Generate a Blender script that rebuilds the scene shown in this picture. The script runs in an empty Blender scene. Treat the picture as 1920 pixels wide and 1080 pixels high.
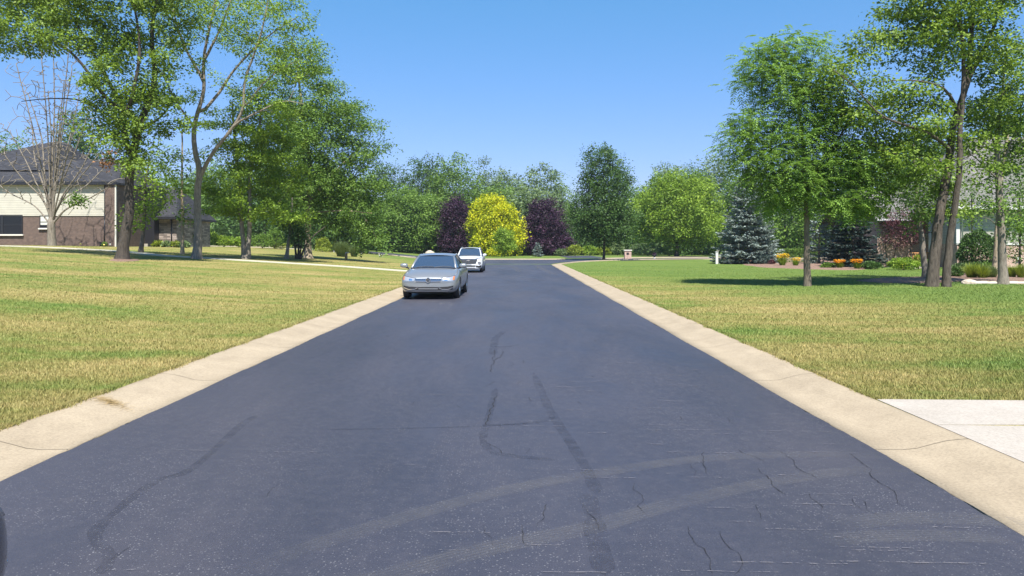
import bpy, bmesh, math, random
import numpy as np
from mathutils import Vector, Matrix
from mathutils.bvhtree import BVHTree
R = math.radians
random.seed(7)
rng = np.random.default_rng(7)
scene = bpy.context.scene
col = scene.collection

# ------------------------------------------------------------------ camera
CAMZ, F, HY = 1.7, 1387.0, 460.0
cd = bpy.data.cameras.new("camera"); cam = bpy.data.objects.new("camera", cd); col.objects.link(cam)
cam.location = (0, 0, CAMZ); cam.rotation_euler = (R(90), 0, 0)
cd.sensor_width = 36; cd.lens = 26.0; cd.shift_y = -80 / 1920; cd.clip_end = 3000; cd.clip_start = 0.05
scene.camera = cam
# ------------------------------------------------------------------ world, sun, exposure
SUN_AZ = (0.17, -0.985); SUN_EL = 59
w = bpy.data.worlds.new("World"); scene.world = w; w.use_nodes = True
nt = w.node_tree
sky = nt.nodes.new('ShaderNodeTexSky'); sky.sky_type = 'NISHITA'; sky.sun_disc = False
sky.sun_elevation = R(SUN_EL); sky.sun_rotation = math.atan2(SUN_AZ[0], SUN_AZ[1])
sky.air_density = 0.9; sky.dust_density = 0.1; sky.ozone_density = 9; sky.altitude = 0
bg = nt.nodes['Background']; bg.inputs['Strength'].default_value = 0.10
tint = nt.nodes.new('ShaderNodeMix'); tint.data_type = 'RGBA'; tint.blend_type = 'MULTIPLY'; tint.inputs[0].default_value = 1; tint.inputs[7].default_value = (.84, 1.0, 1.02, 1)
tc = nt.nodes.new('ShaderNodeTexCoord'); sz_ = nt.nodes.new('ShaderNodeSeparateXYZ'); nt.links.new(tc.outputs['Generated'], sz_.inputs[0])
rp = nt.nodes.new('ShaderNodeValToRGB'); nt.links.new(sz_.outputs[2], rp.inputs[0]); e = rp.color_ramp.elements
e[0].position = 0; e[0].color = (.74, .52, .58, 1); e[1].position = .32; e[1].color = (.72, 1.0, .97, 1)
x = e.new(.06); x.color = (.76, .62, .68, 1); x = e.new(.155); x.color = (.78, .76, .82, 1); x = e.new(1.0); x.color = (.84, 1, 1.02, 1)
nt.links.new(rp.outputs[0], tint.inputs[7]); nt.links.new(sky.outputs[0], tint.inputs[6]); nt.links.new(tint.outputs[2], bg.inputs['Color'])
sl = bpy.data.lights.new("sun", 'SUN'); so = bpy.data.objects.new("sun", sl); col.objects.link(so)
sl.energy = 4.9; sl.angle = R(0.5); sl.color = (1.0, 0.955, 0.88)
sd = Vector((SUN_AZ[0] * math.cos(R(SUN_EL)), SUN_AZ[1] * math.cos(R(SUN_EL)), math.sin(R(SUN_EL))))
so.rotation_euler = sd.to_track_quat('Z', 'Y').to_euler(); so.location = (20, -20, 40)
scene.view_settings.view_transform = 'Standard'; scene.view_settings.look = 'None'
scene.view_settings.gamma = 1; scene.view_settings.exposure = 1.05
scene.cycles.max_bounces = 8; scene.cycles.transparent_max_bounces = 6
scene.cycles.diffuse_bounces = 4; scene.cycles.glossy_bounces = 3

# ------------------------------------------------------------------ basic helpers
YAW = 10 / 1387.0
UL, UR, KW = -3.73, 2.97, 0.77      # asphalt edges in road coordinates, kerb width
def sstep(a, b, x):
    t = min(1, max(0, (x - a) / (b - a))); return t * t * (3 - 2 * t)
def gz(X, Y):
    """height of the lawn"""
    u = X - YAW * Y
    z = 0.0
    if u < 0:
        k = sstep(55, 95, Y)
        a = max(0.0, (-u - (7 + 6 * k)) * (0.062 + 0.022 * k))
        a = a / (1 + (a / 1.65) ** 8) ** 0.125
        z = a
        if Y > 95: z *= 1 - 0.25 * sstep(95, 140, Y)
    else:
        z = 0.10 * math.sin(X * .11) * math.sin(Y * .07) * sstep(6, 20, u)
    step = 0.09 * (1 - sstep(60, 66, Y))
    if u < UL - KW + .02 or u > UR + KW - .02: z += step
    elif Y < 67: z = -0.04
    return z
def W(x, y, Y): return Vector(((x - 960) / F * Y, Y, CAMZ - (y - HY) / F * Y))
def hit(x, y, lo=3, hi=260):
    Y = lo
    while Y < hi:
        p = W(x, y, Y)
        if p.z <= gz(p.x, Y): break
        Y += 0.1
    p = W(x, y, Y); p.z = gz(p.x, Y); return p
def tag(o, label=None, cat=None, group=None, kind=None):
    if label: o['label'] = label
    if cat: o['category'] = cat
    if group: o['group'] = group
    if kind: o['kind'] = kind
    return o
def empty(name, loc=(0, 0, 0), rz=0):
    o = bpy.data.objects.new(name, None); col.objects.link(o); o.location = loc; o.rotation_euler = (0, 0, rz)
    o.empty_display_size = .3; return o
def link(name, me, parent=None):
    o = bpy.data.objects.new(name, me); col.objects.link(o)
    if parent: o.parent = parent
    return o
class MB:
    """collects polygons with material indices"""
    def __init__(s): s.v = []; s.f = []; s.m = []; s.mats = []; s.uv = {}
    def mi(s, mat):
        if mat not in s.mats: s.mats.append(mat)
        return s.mats.index(mat)
    def poly(s, pts, mat):
        b = len(s.v); s.v += [tuple(p) for p in pts]; s.f.append(tuple(range(b, b + len(pts)))); s.m.append(s.mi(mat))
    def box(s, x0, x1, y0, y1, z0, z1, mat, M=None):
        P = [Vector((x, y, z)) for z in (z0, z1) for y in (y0, y1) for x in (x0, x1)]
        if M: P = [M @ p for p in P]
        b = len(s.v); s.v += [tuple(p) for p in P]; k = s.mi(mat)
        for q in ((0, 2, 3, 1), (4, 5, 7, 6), (0, 1, 5, 4), (2, 6, 7, 3), (0, 4, 6, 2), (1, 3, 7, 5)):
            s.f.append(tuple(b + i for i in q)); s.m.append(k)
        return s
    def prism(s, pts, d, mat):
        """pts polygon, extruded by vector d"""
        d = Vector(d); a = [Vector(p) for p in pts]; n = len(a); b = len(s.v); k = s.mi(mat)
        s.v += [tuple(p) for p in a] + [tuple(p + d) for p in a]
        s.f.append(tuple(b + i for i in range(n))); s.m.append(k)
        s.f.append(tuple(b + n + i for i in reversed(range(n)))); s.m.append(k)
        for i in range(n):
            j = (i + 1) % n; s.f.append((b + i, b + n + i, b + n + j, b + j)); s.m.append(k)
        return s
    def grid(s, G, mat):
        n, m = len(G), len(G[0]); b = len(s.v); k = s.mi(mat)
        for r in G: s.v += [tuple(p) for p in r]
        for i in range(n - 1):
            for j in range(m - 1):
                s.f.append((b + i * m + j, b + i * m + j + 1, b + (i + 1) * m + j + 1, b + (i + 1) * m + j)); s.m.append(k)
    def tube(s, pts, rad, mat, n=8, cap=True):
        pts = [Vector(p) for p in pts]; L = len(pts)
        if not hasattr(rad, '__len__'): rad = [rad] * L
        b = len(s.v); k = s.mi(mat); prev = None
        for i, p in enumerate(pts):
            d = (pts[min(i + 1, L - 1)] - pts[max(i - 1, 0)]).normalized()
            if prev is None:
                a = d.orthogonal().normalized()
            else:
                a = (prev - d * prev.dot(d)).normalized()
            prev = a; c = d.cross(a)
            for q in range(n):
                t = 2 * math.pi * q / n
                s.v.append(tuple(p + (a * math.cos(t) + c * math.sin(t)) * rad[i]))
        for i in range(L - 1):
            for q in range(n):
                q2 = (q + 1) % n
                s.f.append((b + i * n + q, b + i * n + q2, b + (i + 1) * n + q2, b + (i + 1) * n + q)); s.m.append(k)
        if cap:
            s.f.append(tuple(b + q for q in reversed(range(n)))); s.m.append(k)
            s.f.append(tuple(b + (L - 1) * n + q for q in range(n))); s.m.append(k)
        return s
    def build(s, name, parent=None, smooth=False, bevel=0, subd=0):
        me = bpy.data.meshes.new(name); me.from_pydata(s.v, [], s.f); me.update()
        for m in s.mats: me.materials.append(m)
        me.polygons.foreach_set('material_index', s.m)
        if smooth: me.polygons.foreach_set('use_smooth', [True] * len(s.f))
        o = link(name, me, parent)
        if bevel:
            md = o.modifiers.new('bevel', 'BEVEL'); md.width = bevel; md.segments = 2; md.limit_method = 'ANGLE'
        if subd:
            md = o.modifiers.new('sub', 'SUBSURF'); md.levels = subd; md.render_levels = subd
        return o
def arr_mesh(name, V, nper, mat, rnd=None, smooth=False):
    """V: (n, nper, 3) polygons, no shared verts"""
    n = V.shape[0]; me = bpy.data.meshes.new(name)
    me.vertices.add(n * nper); me.vertices.foreach_set('co', V.astype(np.float32).ravel())
    me.loops.add(n * nper); me.loops.foreach_set('vertex_index', np.arange(n * nper, dtype=np.int32))
    me.polygons.add(n); me.polygons.foreach_set('loop_start', np.arange(0, n * nper, nper, dtype=np.int32))
    me.polygons.foreach_set('loop_total', np.full(n, nper, dtype=np.int32))
    if rnd is not None:
        at = me.attributes.new('rnd', 'FLOAT', 'FACE'); at.data.foreach_set('value', rnd.astype(np.float32))
    mats = mat if isinstance(mat, (list, tuple)) else [mat]
    for m in mats: me.materials.append(m)
    me.update(calc_edges=True); me.validate()
    return me

# ------------------------------------------------------------------ materials
def mat(name, base, rough=.7, metal=0, spec=.5, coat=0):
    m = bpy.data.materials.new(name); m.use_nodes = True; b = m.node_tree.nodes['Principled BSDF']
    b.inputs['Base Color'].default_value = (*base, 1); b.inputs['Roughness'].default_value = rough
    b.inputs['Metallic'].default_value = metal; b.inputs['Specular IOR Level'].default_value = spec
    b.inputs['Coat Weight'].default_value = coat; b.inputs['Coat Roughness'].default_value = .05
    return m
class NT:
    def __init__(s, m): s.t = m.node_tree; s.n = s.t.nodes; s.l = s.t.links; s.b = s.n['Principled BSDF']
    def new(s, ty, **k):
        x = s.n.new(ty)
        for a, v in k.items():
            setattr(x, a, v)
        return x
    def pos(s, scale=(1, 1, 1), rot=0, obj=False):
        if obj: src = s.new('ShaderNodeTexCoord').outputs['Object']
        else: src = s.new('ShaderNodeNewGeometry').outputs['Position']
        mp = s.new('ShaderNodeMapping'); mp.inputs['Scale'].default_value = scale; mp.inputs['Rotation'].default_value = (0, 0, rot)
        s.l.new(src, mp.inputs['Vector']); return mp.outputs[0]
    def noise(s, vec, scale, detail=4, rough=.6, dist=0):
        x = s.new('ShaderNodeTexNoise'); x.inputs['Scale'].default_value = scale; x.inputs['Detail'].default_value = detail
        x.inputs['Roughness'].default_value = rough; x.inputs['Distortion'].default_value = dist
        s.l.new(vec, x.inputs['Vector']); return x.outputs['Fac']
    def ramp(s, fac, stops):
        x = s.new('ShaderNodeValToRGB'); e = x.color_ramp.elements
        while len(e) < len(stops): e.new(.5)
        for i, (p, c) in enumerate(stops):
            e[i].position = p; e[i].color = (*c, 1) if len(c) == 3 else c
        s.l.new(fac, x.inputs[0]); return x.outputs[0]
    def gray(s, fac, a, b, lo=0., hi=1.):
        x = s.new('ShaderNodeMapRange'); x.inputs[1].default_value = a; x.inputs[2].default_value = b
        x.inputs[3].default_value = lo; x.inputs[4].default_value = hi; s.l.new(fac, x.inputs[0]); return x.outputs[0]
    def mix(s, fac, a, b, blend='MIX'):
        x = s.new('ShaderNodeMix', data_type='RGBA', blend_type=blend)
        if isinstance(fac, (int, float)): x.inputs[0].default_value = fac
        else: s.l.new(fac, x.inputs[0])
        for i, c in ((6, a), (7, b)):
            if isinstance(c, tuple): x.inputs[i].default_value = (*c, 1)
            else: s.l.new(c, x.inputs[i])
        return x.outputs[2]
    def math(s, op, a, b=0.):
        x = s.new('ShaderNodeMath', operation=op)
        for i, c in ((0, a), (1, b)):
            if isinstance(c, (int, float)): x.inputs[i].default_value = c
            else: s.l.new(c, x.inputs[i])
        return x.outputs[0]
    def col(s, c): s.l.new(c, s.b.inputs['Base Color'])
    def bump(s, h, strength=.3, dist=.02):
        x = s.new('ShaderNodeBump'); x.inputs['Strength'].default_value = strength; x.inputs['Distance'].default_value = dist
        s.l.new(h, x.inputs['Height']); s.l.new(x.outputs[0], s.b.inputs['Normal'])

def foliage(name, c1, c2, c3=None, trans=.40, rough=.55):
    """leaf colour varies from leaf to leaf (attribute rnd)"""
    m = mat(name, c1, rough, spec=.35); t = NT(m)
    a = t.new('ShaderNodeAttribute', attribute_name='rnd')
    stops = [(0, tuple(v * .9 for v in c1)), (.65, tuple(v * 1.12 for v in c2)), (1, tuple(v * 1.2 for v in (c3 or c2)))]
    c = t.ramp(a.outputs['Fac'], stops)
    n = t.noise(t.pos(obj=True), .55, 2)
    c = t.mix(t.gray(n, .35, .65, 0, .35), c, tuple(x * 1.35 for x in c2))
    t.col(c)
    tr = t.new('ShaderNodeBsdfTranslucent'); c2_ = t.mix(.4, c, (1.0, .9, .3), 'MULTIPLY'); t.l.new(t.mix(.5, c, c2_), tr.inputs[0])
    mx = t.new('ShaderNodeMixShader'); mx.inputs[0].default_value = trans
    out = t.n['Material Output']; t.l.new(t.b.outputs[0], mx.inputs[1]); t.l.new(tr.outputs[0], mx.inputs[2]); t.l.new(mx.outputs[0], out.inputs[0])
    return m
def bark(name, c1, c2):
    m = mat(name, c1, .9, spec=.2); t = NT(m); p = t.pos((1, 1, .22))
    n = t.noise(p, 14, 5, .7, .6); t.col(t.ramp(n, [(.3, c1), (.62, c2)])); t.bump(n, .8, .05); return m

# lawn colour, shared by the sheet and the blades
def lawn_nodes(t, blades=False):
    p = t.pos((.10, .42, 0), .06)
    n1 = t.noise(p, 1.0, 5, .62, .4)
    n2 = t.noise(t.pos((1, 1, 0)), .35, 4, .6)
    n3 = t.noise(t.pos((1, 2.2, 0), .1), 2.0, 4, .7)
    f = t.math('ADD', t.math('MULTIPLY', n1, .9), t.math('ADD', t.math('MULTIPLY', n2, .55), t.math('MULTIPLY', n3, .45)))
    f = t.gray(f, .66, 1.14)
    sp = t.new('ShaderNodeSeparateXYZ'); t.l.new(t.pos((1, 1, 1), .07), sp.inputs[0])     # mower passes
    st = t.math('SINE', t.math('MULTIPLY', t.math('ADD', sp.outputs[1], t.math('MULTIPLY', n2, .5)), 5.2))
    f = t.math('ADD', f, t.math('MULTIPLY', st, .055))
    # the watered lawn further right and beyond is greener
    sx = t.new('ShaderNodeSeparateXYZ'); t.l.new(t.new('ShaderNodeNewGeometry').outputs['Position'], sx.inputs[0])
    u = t.math('ADD', sx.outputs[0], t.math('MULTIPLY', sx.outputs[1], .38))
    g = t.gray(t.math('ADD', u, t.math('MULTIPLY', n2, 6)), 17., 26.)
    g2 = t.gray(sx.outputs[1], 96, 110)
    f = t.math('MULTIPLY', f, t.math('SUBTRACT', 1.0, t.math('MULTIPLY', g, .75)))
    c = t.ramp(f, [(0, (.095, .165, .035)), (.3, (.155, .20, .050)), (.62, (.245, .225, .078)), (1, (.34, .275, .12))])
    if blades:
        a = t.new('ShaderNodeAttribute', attribute_name='rnd')
        c = t.mix(1.0, c, t.ramp(a.outputs['Fac'], [(0, (.68, .76, .6)), (.5, (1.0, 1.03, .92)), (.85, (1.15, 1.12, 1.05)), (1, (1.45, 1.32, 1.25))]), 'MULTIPLY')
    else:
        n4 = t.noise(t.pos((1, 1, 1)), 28, 3, .8)
        c = t.mix(1.0, c, t.ramp(n4, [(.28, (.38, .42, .32)), (.55, (.95, .95, .9)), (.75, (1.35, 1.3, 1.2))]), 'MULTIPLY')
        t.bump(n4, .5, .05)
    t.col(c)
M = {}
M['lawn'] = mat('lawn', (.1, .15, .05), .95, spec=.1); lawn_nodes(NT(M['lawn']))
M['blade'] = mat('grass_blade', (.1, .15, .05), .6, spec=.25); lawn_nodes(NT(M['blade']), True)

def asphalt():
    m = mat('asphalt', (.05, .05, .07), .62, spec=.5); t = NT(m); P = t.pos()
    big = t.noise(t.pos((.45, .12, 1)), 1.0, 4, .6, .5)
    fine = t.noise(P, 140, 2, .7); mid = t.noise(P, 9, 5, .7)
    c = t.ramp(big, [(.30, (.028, .0295, .042)), (.5, (.039, .0395, .054)), (.70, (.053, .051, .064))])
    c = t.mix(t.gray(mid, .45, .75, 0, .35), c, (.075, .071, .082))
    c = t.mix(1.0, c, t.ramp(fine, [(.3, (.72, .72, .75)), (.6, (1.1, 1.1, 1.08))]), 'MULTIPLY')
    # worn seal coat: pale stone flecks, more of them in worn patches
    v = t.new('ShaderNodeTexVoronoi'); v.inputs['Scale'].default_value = 52; v.inputs['Randomness'].default_value = 1
    mp = t.pos((1, 1.25, 0)); t.l.new(mp, v.inputs['Vector'])
    vc = t.new('ShaderNodeSeparateColor'); t.l.new(v.outputs['Color'], vc.inputs[0])
    sz = t.math('MULTIPLY', vc.outputs[0], .30)
    spot = t.math('LESS_THAN', v.outputs['Distance'], sz)
    worn = t.noise(t.pos((1, .35, 1)), .9, 5, .65, .6)
    spot = t.math('MULTIPLY', spot, t.gray(worn, .38, .6, 0.1, .9))
    c = t.mix(spot, c, (.16, .16, .17))
    t.col(c)
    t.l.new(t.gray(worn, .3, .7, .46, .62), t.b.inputs['Roughness'])
    t.bump(t.math('ADD', fine, t.math('MULTIPLY', mid, .6)), .25, .006)
    return m
M['asphalt'] = asphalt()
M['sealer'] = mat('crack_sealer', (.030, .032, .046), .55, spec=.5); t = NT(M['sealer'])
n = t.noise(t.pos(), 5, 5, .75); tr = t.new('ShaderNodeBsdfTransparent'); mx = t.new('ShaderNodeMixShader'); t.l.new(t.gray(n, .35, .62, .0, .24), mx.inputs[0])
t.l.new(tr.outputs[0], mx.inputs[1]); t.l.new(t.b.outputs[0], mx.inputs[2]); t.l.new(mx.outputs[0], t.n['Material Output'].inputs[0])
M['crack'] = mat('crack', (.016, .016, .019), .95)
def fleck_mat():
    m = mat('scuffs', (.17, .16, .17), .8); t = NT(m)
    n = t.noise(t.pos((1, 1, 1)), 22, 4, .8)
    tr = t.new('ShaderNodeBsdfTransparent'); mx = t.new('ShaderNodeMixShader'); t.l.new(t.gray(n, .47, .58, 0, .55), mx.inputs[0])
    t.l.new(tr.outputs[0], mx.inputs[1]); t.l.new(t.b.outputs[0], mx.inputs[2]); t.l.new(mx.outputs[0], t.n['Material Output'].inputs[0]); return m
M['scuff'] = fleck_mat()
def tyre_mark_mat():
    m = mat('dusty_tyre_track', (.15, .148, .15), .85); t = NT(m)
    uv = t.new('ShaderNodeUVMap'); sx = t.new('ShaderNodeSeparateXYZ'); t.l.new(uv.outputs[0], sx.inputs[0])
    e = t.math('MULTIPLY', t.math('MULTIPLY', sx.outputs[1], t.math('SUBTRACT', 1., sx.outputs[1])), 4.)
    st = t.math('ADD', t.math('MULTIPLY', t.math('SINE', t.math('MULTIPLY', sx.outputs[1], 44.)), .22), .6)
    n = t.noise(t.pos(), 3, 5, .7); n2 = t.noise(t.pos(), 60, 2, .7)
    # fade in and out along the track
    ex = t.gray(t.math('MULTIPLY', t.math('MULTIPLY', sx.outputs[0], t.math('SUBTRACT', 1., sx.outputs[0])), 4.), 0, .6)
    f = t.math('MULTIPLY', t.math('MULTIPLY', t.gray(e, 0, .6), st), t.math('MULTIPLY', t.gray(n, .3, .6, .2, 1), t.gray(n2, .3, .7, .4, 1)))
    f = t.math('MULTIPLY', t.math('MULTIPLY', f, ex), .42)
    tr = t.new('ShaderNodeBsdfTransparent'); mx = t.new('ShaderNodeMixShader'); t.l.new(f, mx.inputs[0])
    t.l.new(tr.outputs[0], mx.inputs[1]); t.l.new(t.b.outputs[0], mx.inputs[2]); t.l.new(mx.outputs[0], t.n['Material Output'].inputs[0]); return m
M['track'] = tyre_mark_mat()
def concrete(name, c1, c2, joint=3.05):
    m = mat(name, c1, .85, spec=.3); t = NT(m)
    n = t.noise(t.pos(), 1.3, 6, .7); n2 = t.noise(t.pos(), 45, 3, .7); n3 = t.noise(t.pos((1, .25, 1)), 6, 4)
    c = t.ramp(n, [(.3, c1), (.7, c2)])
    c = t.mix(1.0, c, t.ramp(n2, [(.3, (.78, .78, .78)), (.6, (1.05, 1.05, 1.05))]), 'MULTIPLY')
    c = t.mix(t.gray(n3, .55, .8, 0, .3), c, tuple(x * .72 for x in c1))
    t.bump(n2, .2, .004)
    t.col(c); return m
M['kerb'] = concrete('kerb_concrete', (.28, .228, .158), (.37, .305, .215))
M['drive'] = concrete('driveway_concrete', (.33, .295, .25), (.39, .355, .31))
M['path'] = concrete('path_concrete', (.42, .39, .31), (.50, .47, .38))
M['joint'] = mat('joint', (.19, .155, .11), .95)
def brick(name, c1, c2, mortar, scale=1.0, bw=.22, bh=.075):
    m = mat(name, c1, .85, spec=.25); t = NT(m)
    tc = t.new('ShaderNodeTexCoord'); sx = t.new('ShaderNodeSeparateXYZ'); t.l.new(tc.outputs['Object'], sx.inputs[0])
    cx = t.new('ShaderNodeCombineXYZ'); t.l.new(t.math('ADD', sx.outputs[0], sx.outputs[1]), cx.inputs[0]); t.l.new(sx.outputs[2], cx.inputs[1])
    b = t.new('ShaderNodeTexBrick'); b.inputs['Scale'].default_value = scale; b.inputs['Brick Width'].default_value = bw
    b.inputs['Row Height'].default_value = bh; b.inputs['Mortar Size'].default_value = .012; b.inputs['Color1'].default_value = (*c1, 1)
    b.inputs['Color2'].default_value = (*c2, 1); b.inputs['Mortar'].default_value = (*mortar, 1); b.inputs['Bias'].default_value = -.1
    t.l.new(cx.outputs[0], b.inputs['Vector'])
    n = t.noise(t.pos(obj=True), 3, 4, .7)
    c = t.mix(1., b.outputs[0], t.ramp(n, [(.3, (.75, .75, .78)), (.7, (1.2, 1.18, 1.15))]), 'MULTIPLY')
    t.col(c); t.bump(b.outputs['Fac'], -.4, .01); return m
M['brick_dark'] = brick('dark_brown_brick', (.080, .048, .038), (.135, .085, .068), (.18, .15, .13))
M['stone'] = brick('stacked_stone', (.16, .13, .11), (.42, .35, .30), (.12, .11, .10), 1, .62, .16)
M['brick_pink'] = brick('pink_brick', (.36, .20, .15), (.50, .33, .26), (.48, .42, .36))
M['brick_red'] = brick('red_brick', (.26, .10, .065), (.36, .17, .12), (.34, .28, .24))
def siding(name, c, pitch=.2):
    m = mat(name, c, .6, spec=.3); t = NT(m)
    tc = t.new('ShaderNodeTexCoord'); sx = t.new('ShaderNodeSeparateXYZ'); t.l.new(tc.outputs['Object'], sx.inputs[0])
    f = t.math('FRACT', t.math('DIVIDE', sx.outputs[2], pitch))
    n = t.noise(t.pos(obj=True), 2, 3)
    cc = t.mix(1., t.mix(t.math('LESS_THAN', f, .09), c, tuple(x * .48 for x in c)), t.ramp(n, [(.3, (.93, .93, .93)), (.7, (1.04, 1.04, 1.04))]), 'MULTIPLY')
    t.col(cc); t.bump(f, -.5, .02); return m
M['siding_cream'] = siding('cream_siding', (.50, .475, .40), .21)
M['siding_grey'] = siding('beige_grey_siding', (.36, .355, .30), .2)
def shingle(name, c1, c2):
    m = mat(name, c1, .9, spec=.2); t = NT(m)
    tc = t.new('ShaderNodeTexCoord'); sx = t.new('ShaderNodeSeparateXYZ'); t.l.new(tc.outputs['Object'], sx.inputs[0])
    cx = t.new('ShaderNodeCombineXYZ'); t.l.new(t.math('ADD', sx.outputs[0], sx.outputs[1]), cx.inputs[0]); t.l.new(sx.outputs[2], cx.inputs[1])
    b = t.new('ShaderNodeTexBrick'); b.inputs['Scale'].default_value = 1; b.inputs['Brick Width'].default_value = .34; b.inputs['Row Height'].default_value = .10
    b.inputs['Mortar Size'].default_value = .008; b.inputs['Color1'].default_value = (*c1, 1); b.inputs['Color2'].default_value = (*c2, 1); b.inputs['Mortar'].default_value = (*[x * .5 for x in c1], 1)
    t.l.new(cx.outputs[0], b.inputs['Vector']); n = t.noise(t.pos(obj=True), 1.2, 5, .7)
    t.col(t.mix(1., b.outputs[0], t.ramp(n, [(.3, (.8, .8, .8)), (.7, (1.2, 1.2, 1.2))]), 'MULTIPLY')); t.bump(b.outputs['Fac'], -.5, .02); return m
M['roof_dark'] = shingle('charcoal_shingles', (.030, .031, .036), (.05, .051, .058))
M['roof_grey'] = shingle('grey_shingles', (.12, .116, .11), (.19, .183, .172))
M['roof_pink'] = shingle('taupe_shingles', (.26, .22, .21), (.34, .30, .28))
M['trim_black'] = mat('black_trim', (.018, .018, .022), .4)
M['trim_white'] = mat('white_trim', (.58, .575, .55), .5)
M['glass'] = mat('window_glass', (.010, .013, .017), .06, spec=.3)
M['blind'] = mat('window_blind', (.55, .55, .5), .7)
M['stone_sill'] = mat('limestone_sill', (.66, .63, .56), .8)
M['wood'] = mat('weathered_post', (.40, .26, .14), .85)
M['cedar'] = mat('cedar_rail', (.50, .24, .10), .7)
M['mulch'] = mat('mulch', (.2, .11, .07), 1); t = NT(M['mulch']); n = t.noise(t.pos(), 14, 4, .8); t.col(t.ramp(n, [(.3, (.09, .055, .04)), (.5, (.22, .135, .095)), (.68, (.40, .28, .20))])); t.bump(n, 1, .08)
M['rock'] = mat('fieldstone', (.42, .36, .28), .9); t = NT(M['rock']); n = t.noise(t.pos(obj=True), 6, 5, .7); t.col(t.ramp(n, [(.3, (.27, .22, .17)), (.7, (.56, .49, .40))])); t.bump(n, .6, .04)
BK = {'oak': bark('oak_bark', (.075, .06, .045), (.20, .165, .125)), 'grey': bark('grey_bark', (.115, .10, .08), (.27, .235, .19)),
      'tan': bark('tan_bark', (.20, .155, .105), (.40, .33, .235)), 'brown': bark('brown_bark', (.045, .037, .030), (.12, .10, .08)), 'dark': bark('dark_bark', (.035, .03, .026), (.09, .075, .06))}
FO = {
 'oak': foliage('oak_leaves', (.075, .140, .018), (.165, .255, .030), (.27, .37, .05)),
 'lime': foliage('bright_leaves', (.095, .175, .018), (.20, .31, .030), (.33, .44, .055)),
 'mid': foliage('green_leaves', (.060, .125, .022), (.130, .225, .036), (.22, .33, .058)),
 'dark': foliage('dark_green_leaves', (.028, .066, .018), (.066, .130, .030), (.12, .21, .05)),
 'pale': foliage('pale_green_leaves', (.080, .135, .050), (.155, .225, .085), (.24, .31, .13)),
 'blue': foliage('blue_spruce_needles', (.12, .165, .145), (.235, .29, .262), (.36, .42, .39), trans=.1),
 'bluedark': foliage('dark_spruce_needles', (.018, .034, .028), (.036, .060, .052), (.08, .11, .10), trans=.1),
 'walnut': foliage('walnut_leaves', (.085, .17, .032), (.175, .30, .05), (.28, .42, .075)),
 'purple': foliage('purple_leaves', (.016, .007, .018), (.038, .014, .036), (.072, .028, .062), trans=.2),
 'red': foliage('maroon_leaves', (.045, .014, .02), (.10, .035, .045), (.17, .07, .075), trans=.3),
 'yellow': foliage('yellow_leaves', (.10, .22, .010), (.48, .50, .012), (.78, .68, .02), trans=.4),
 'chart': foliage('chartreuse_leaves', (.11, .17, .02), (.22, .28, .03), (.34, .38, .05)),
 'tallgrass': foliage('tall_grass', (.07, .12, .035), (.14, .20, .06), (.26, .28, .12)),
 'brownleaf': foliage('brown_leaves', (.20, .09, .04), (.32, .15, .07), (.40, .22, .12)),
 'bloom_y': foliage('yellow_petals', (.65, .38, .01), (.75, .52, .02), (.78, .60, .04), trans=.3),
 'bloom_o': foliage('orange_petals', (.62, .22, .01), (.72, .34, .02), (.75, .48, .05), trans=.3),
}

# ================================================================== SETTING
def build_ground():
    us = sorted(set(list(np.round(np.concatenate([-np.geomspace(4.6, 900, 60), np.geomspace(3.9, 900, 60)]), 3)) +
                    [UL - KW, UL - KW + .04, UR + KW, UR + KW - .04, -3.5, -1, 1, 2.5]))
    vs = list(np.concatenate([np.arange(-30, 0, 5), np.arange(0, 70, 1.0), [70, 72, 74, 76, 78, 80, 83, 86, 90, 94, 98, 102, 106, 110, 115, 120, 130, 140, 155, 175, 200, 240, 300, 400, 550, 750, 1000, 1400]]))
    V = []
    for v in vs:
        for u in us:
            X = u + YAW * v
            V.append((X, v, gz(X, v)))
    n = len(us); Fc = []
    for i in range(len(vs) - 1):
        for j in range(n - 1): Fc.append((i * n + j, i * n + j + 1, (i + 1) * n + j + 1, (i + 1) * n + j))
    me = bpy.data.meshes.new('lawn_ground'); me.from_pydata(V, [], Fc); me.update(); me.materials.append(M['lawn'])
    me.polygons.foreach_set('use_smooth', [True] * len(Fc))
    o = link('ground', me); tag(o, kind='structure')
build_ground()

def rz(x, y):
    u = x - YAW * y
    if y > 66: return gz(0, y) + .014
    return float(np.interp(u, [UL, -1.5, .6, UR], [0, .012, .014, 0]))
def ribbon(mb, pts, width, mat_, z=.004, jag=0.0, uvs=None):
    """flat strip along pts (x, y) on the road; width number or list"""
    pts = [Vector((p[0], p[1], 0)) for p in pts]; L = []; Rr = []
    for i, p in enumerate(pts):
        d = (pts[min(i + 1, len(pts) - 1)] - pts[max(i - 1, 0)]).normalized(); nn = Vector((-d.y, d.x, 0))
        ww = width[i] if hasattr(width, '__len__') else width
        L.append(p + nn * ww / 2 * (1 + random.uniform(-jag, jag))); Rr.append(p - nn * ww / 2 * (1 + random.uniform(-jag, jag)))
    for i in range(len(pts) - 1):
        a = [L[i], Rr[i], Rr[i + 1], L[i + 1]]
        mb.poly([(q.x, q.y, rz(q.x, q.y) + z) for q in a], mat_)
        if uvs is not None:
            n = len(pts) - 1
            uvs[len(mb.f) - 1] = [(i / n, 0), (i / n, 1), ((i + 1) / n, 1), ((i + 1) / n, 0)]
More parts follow.
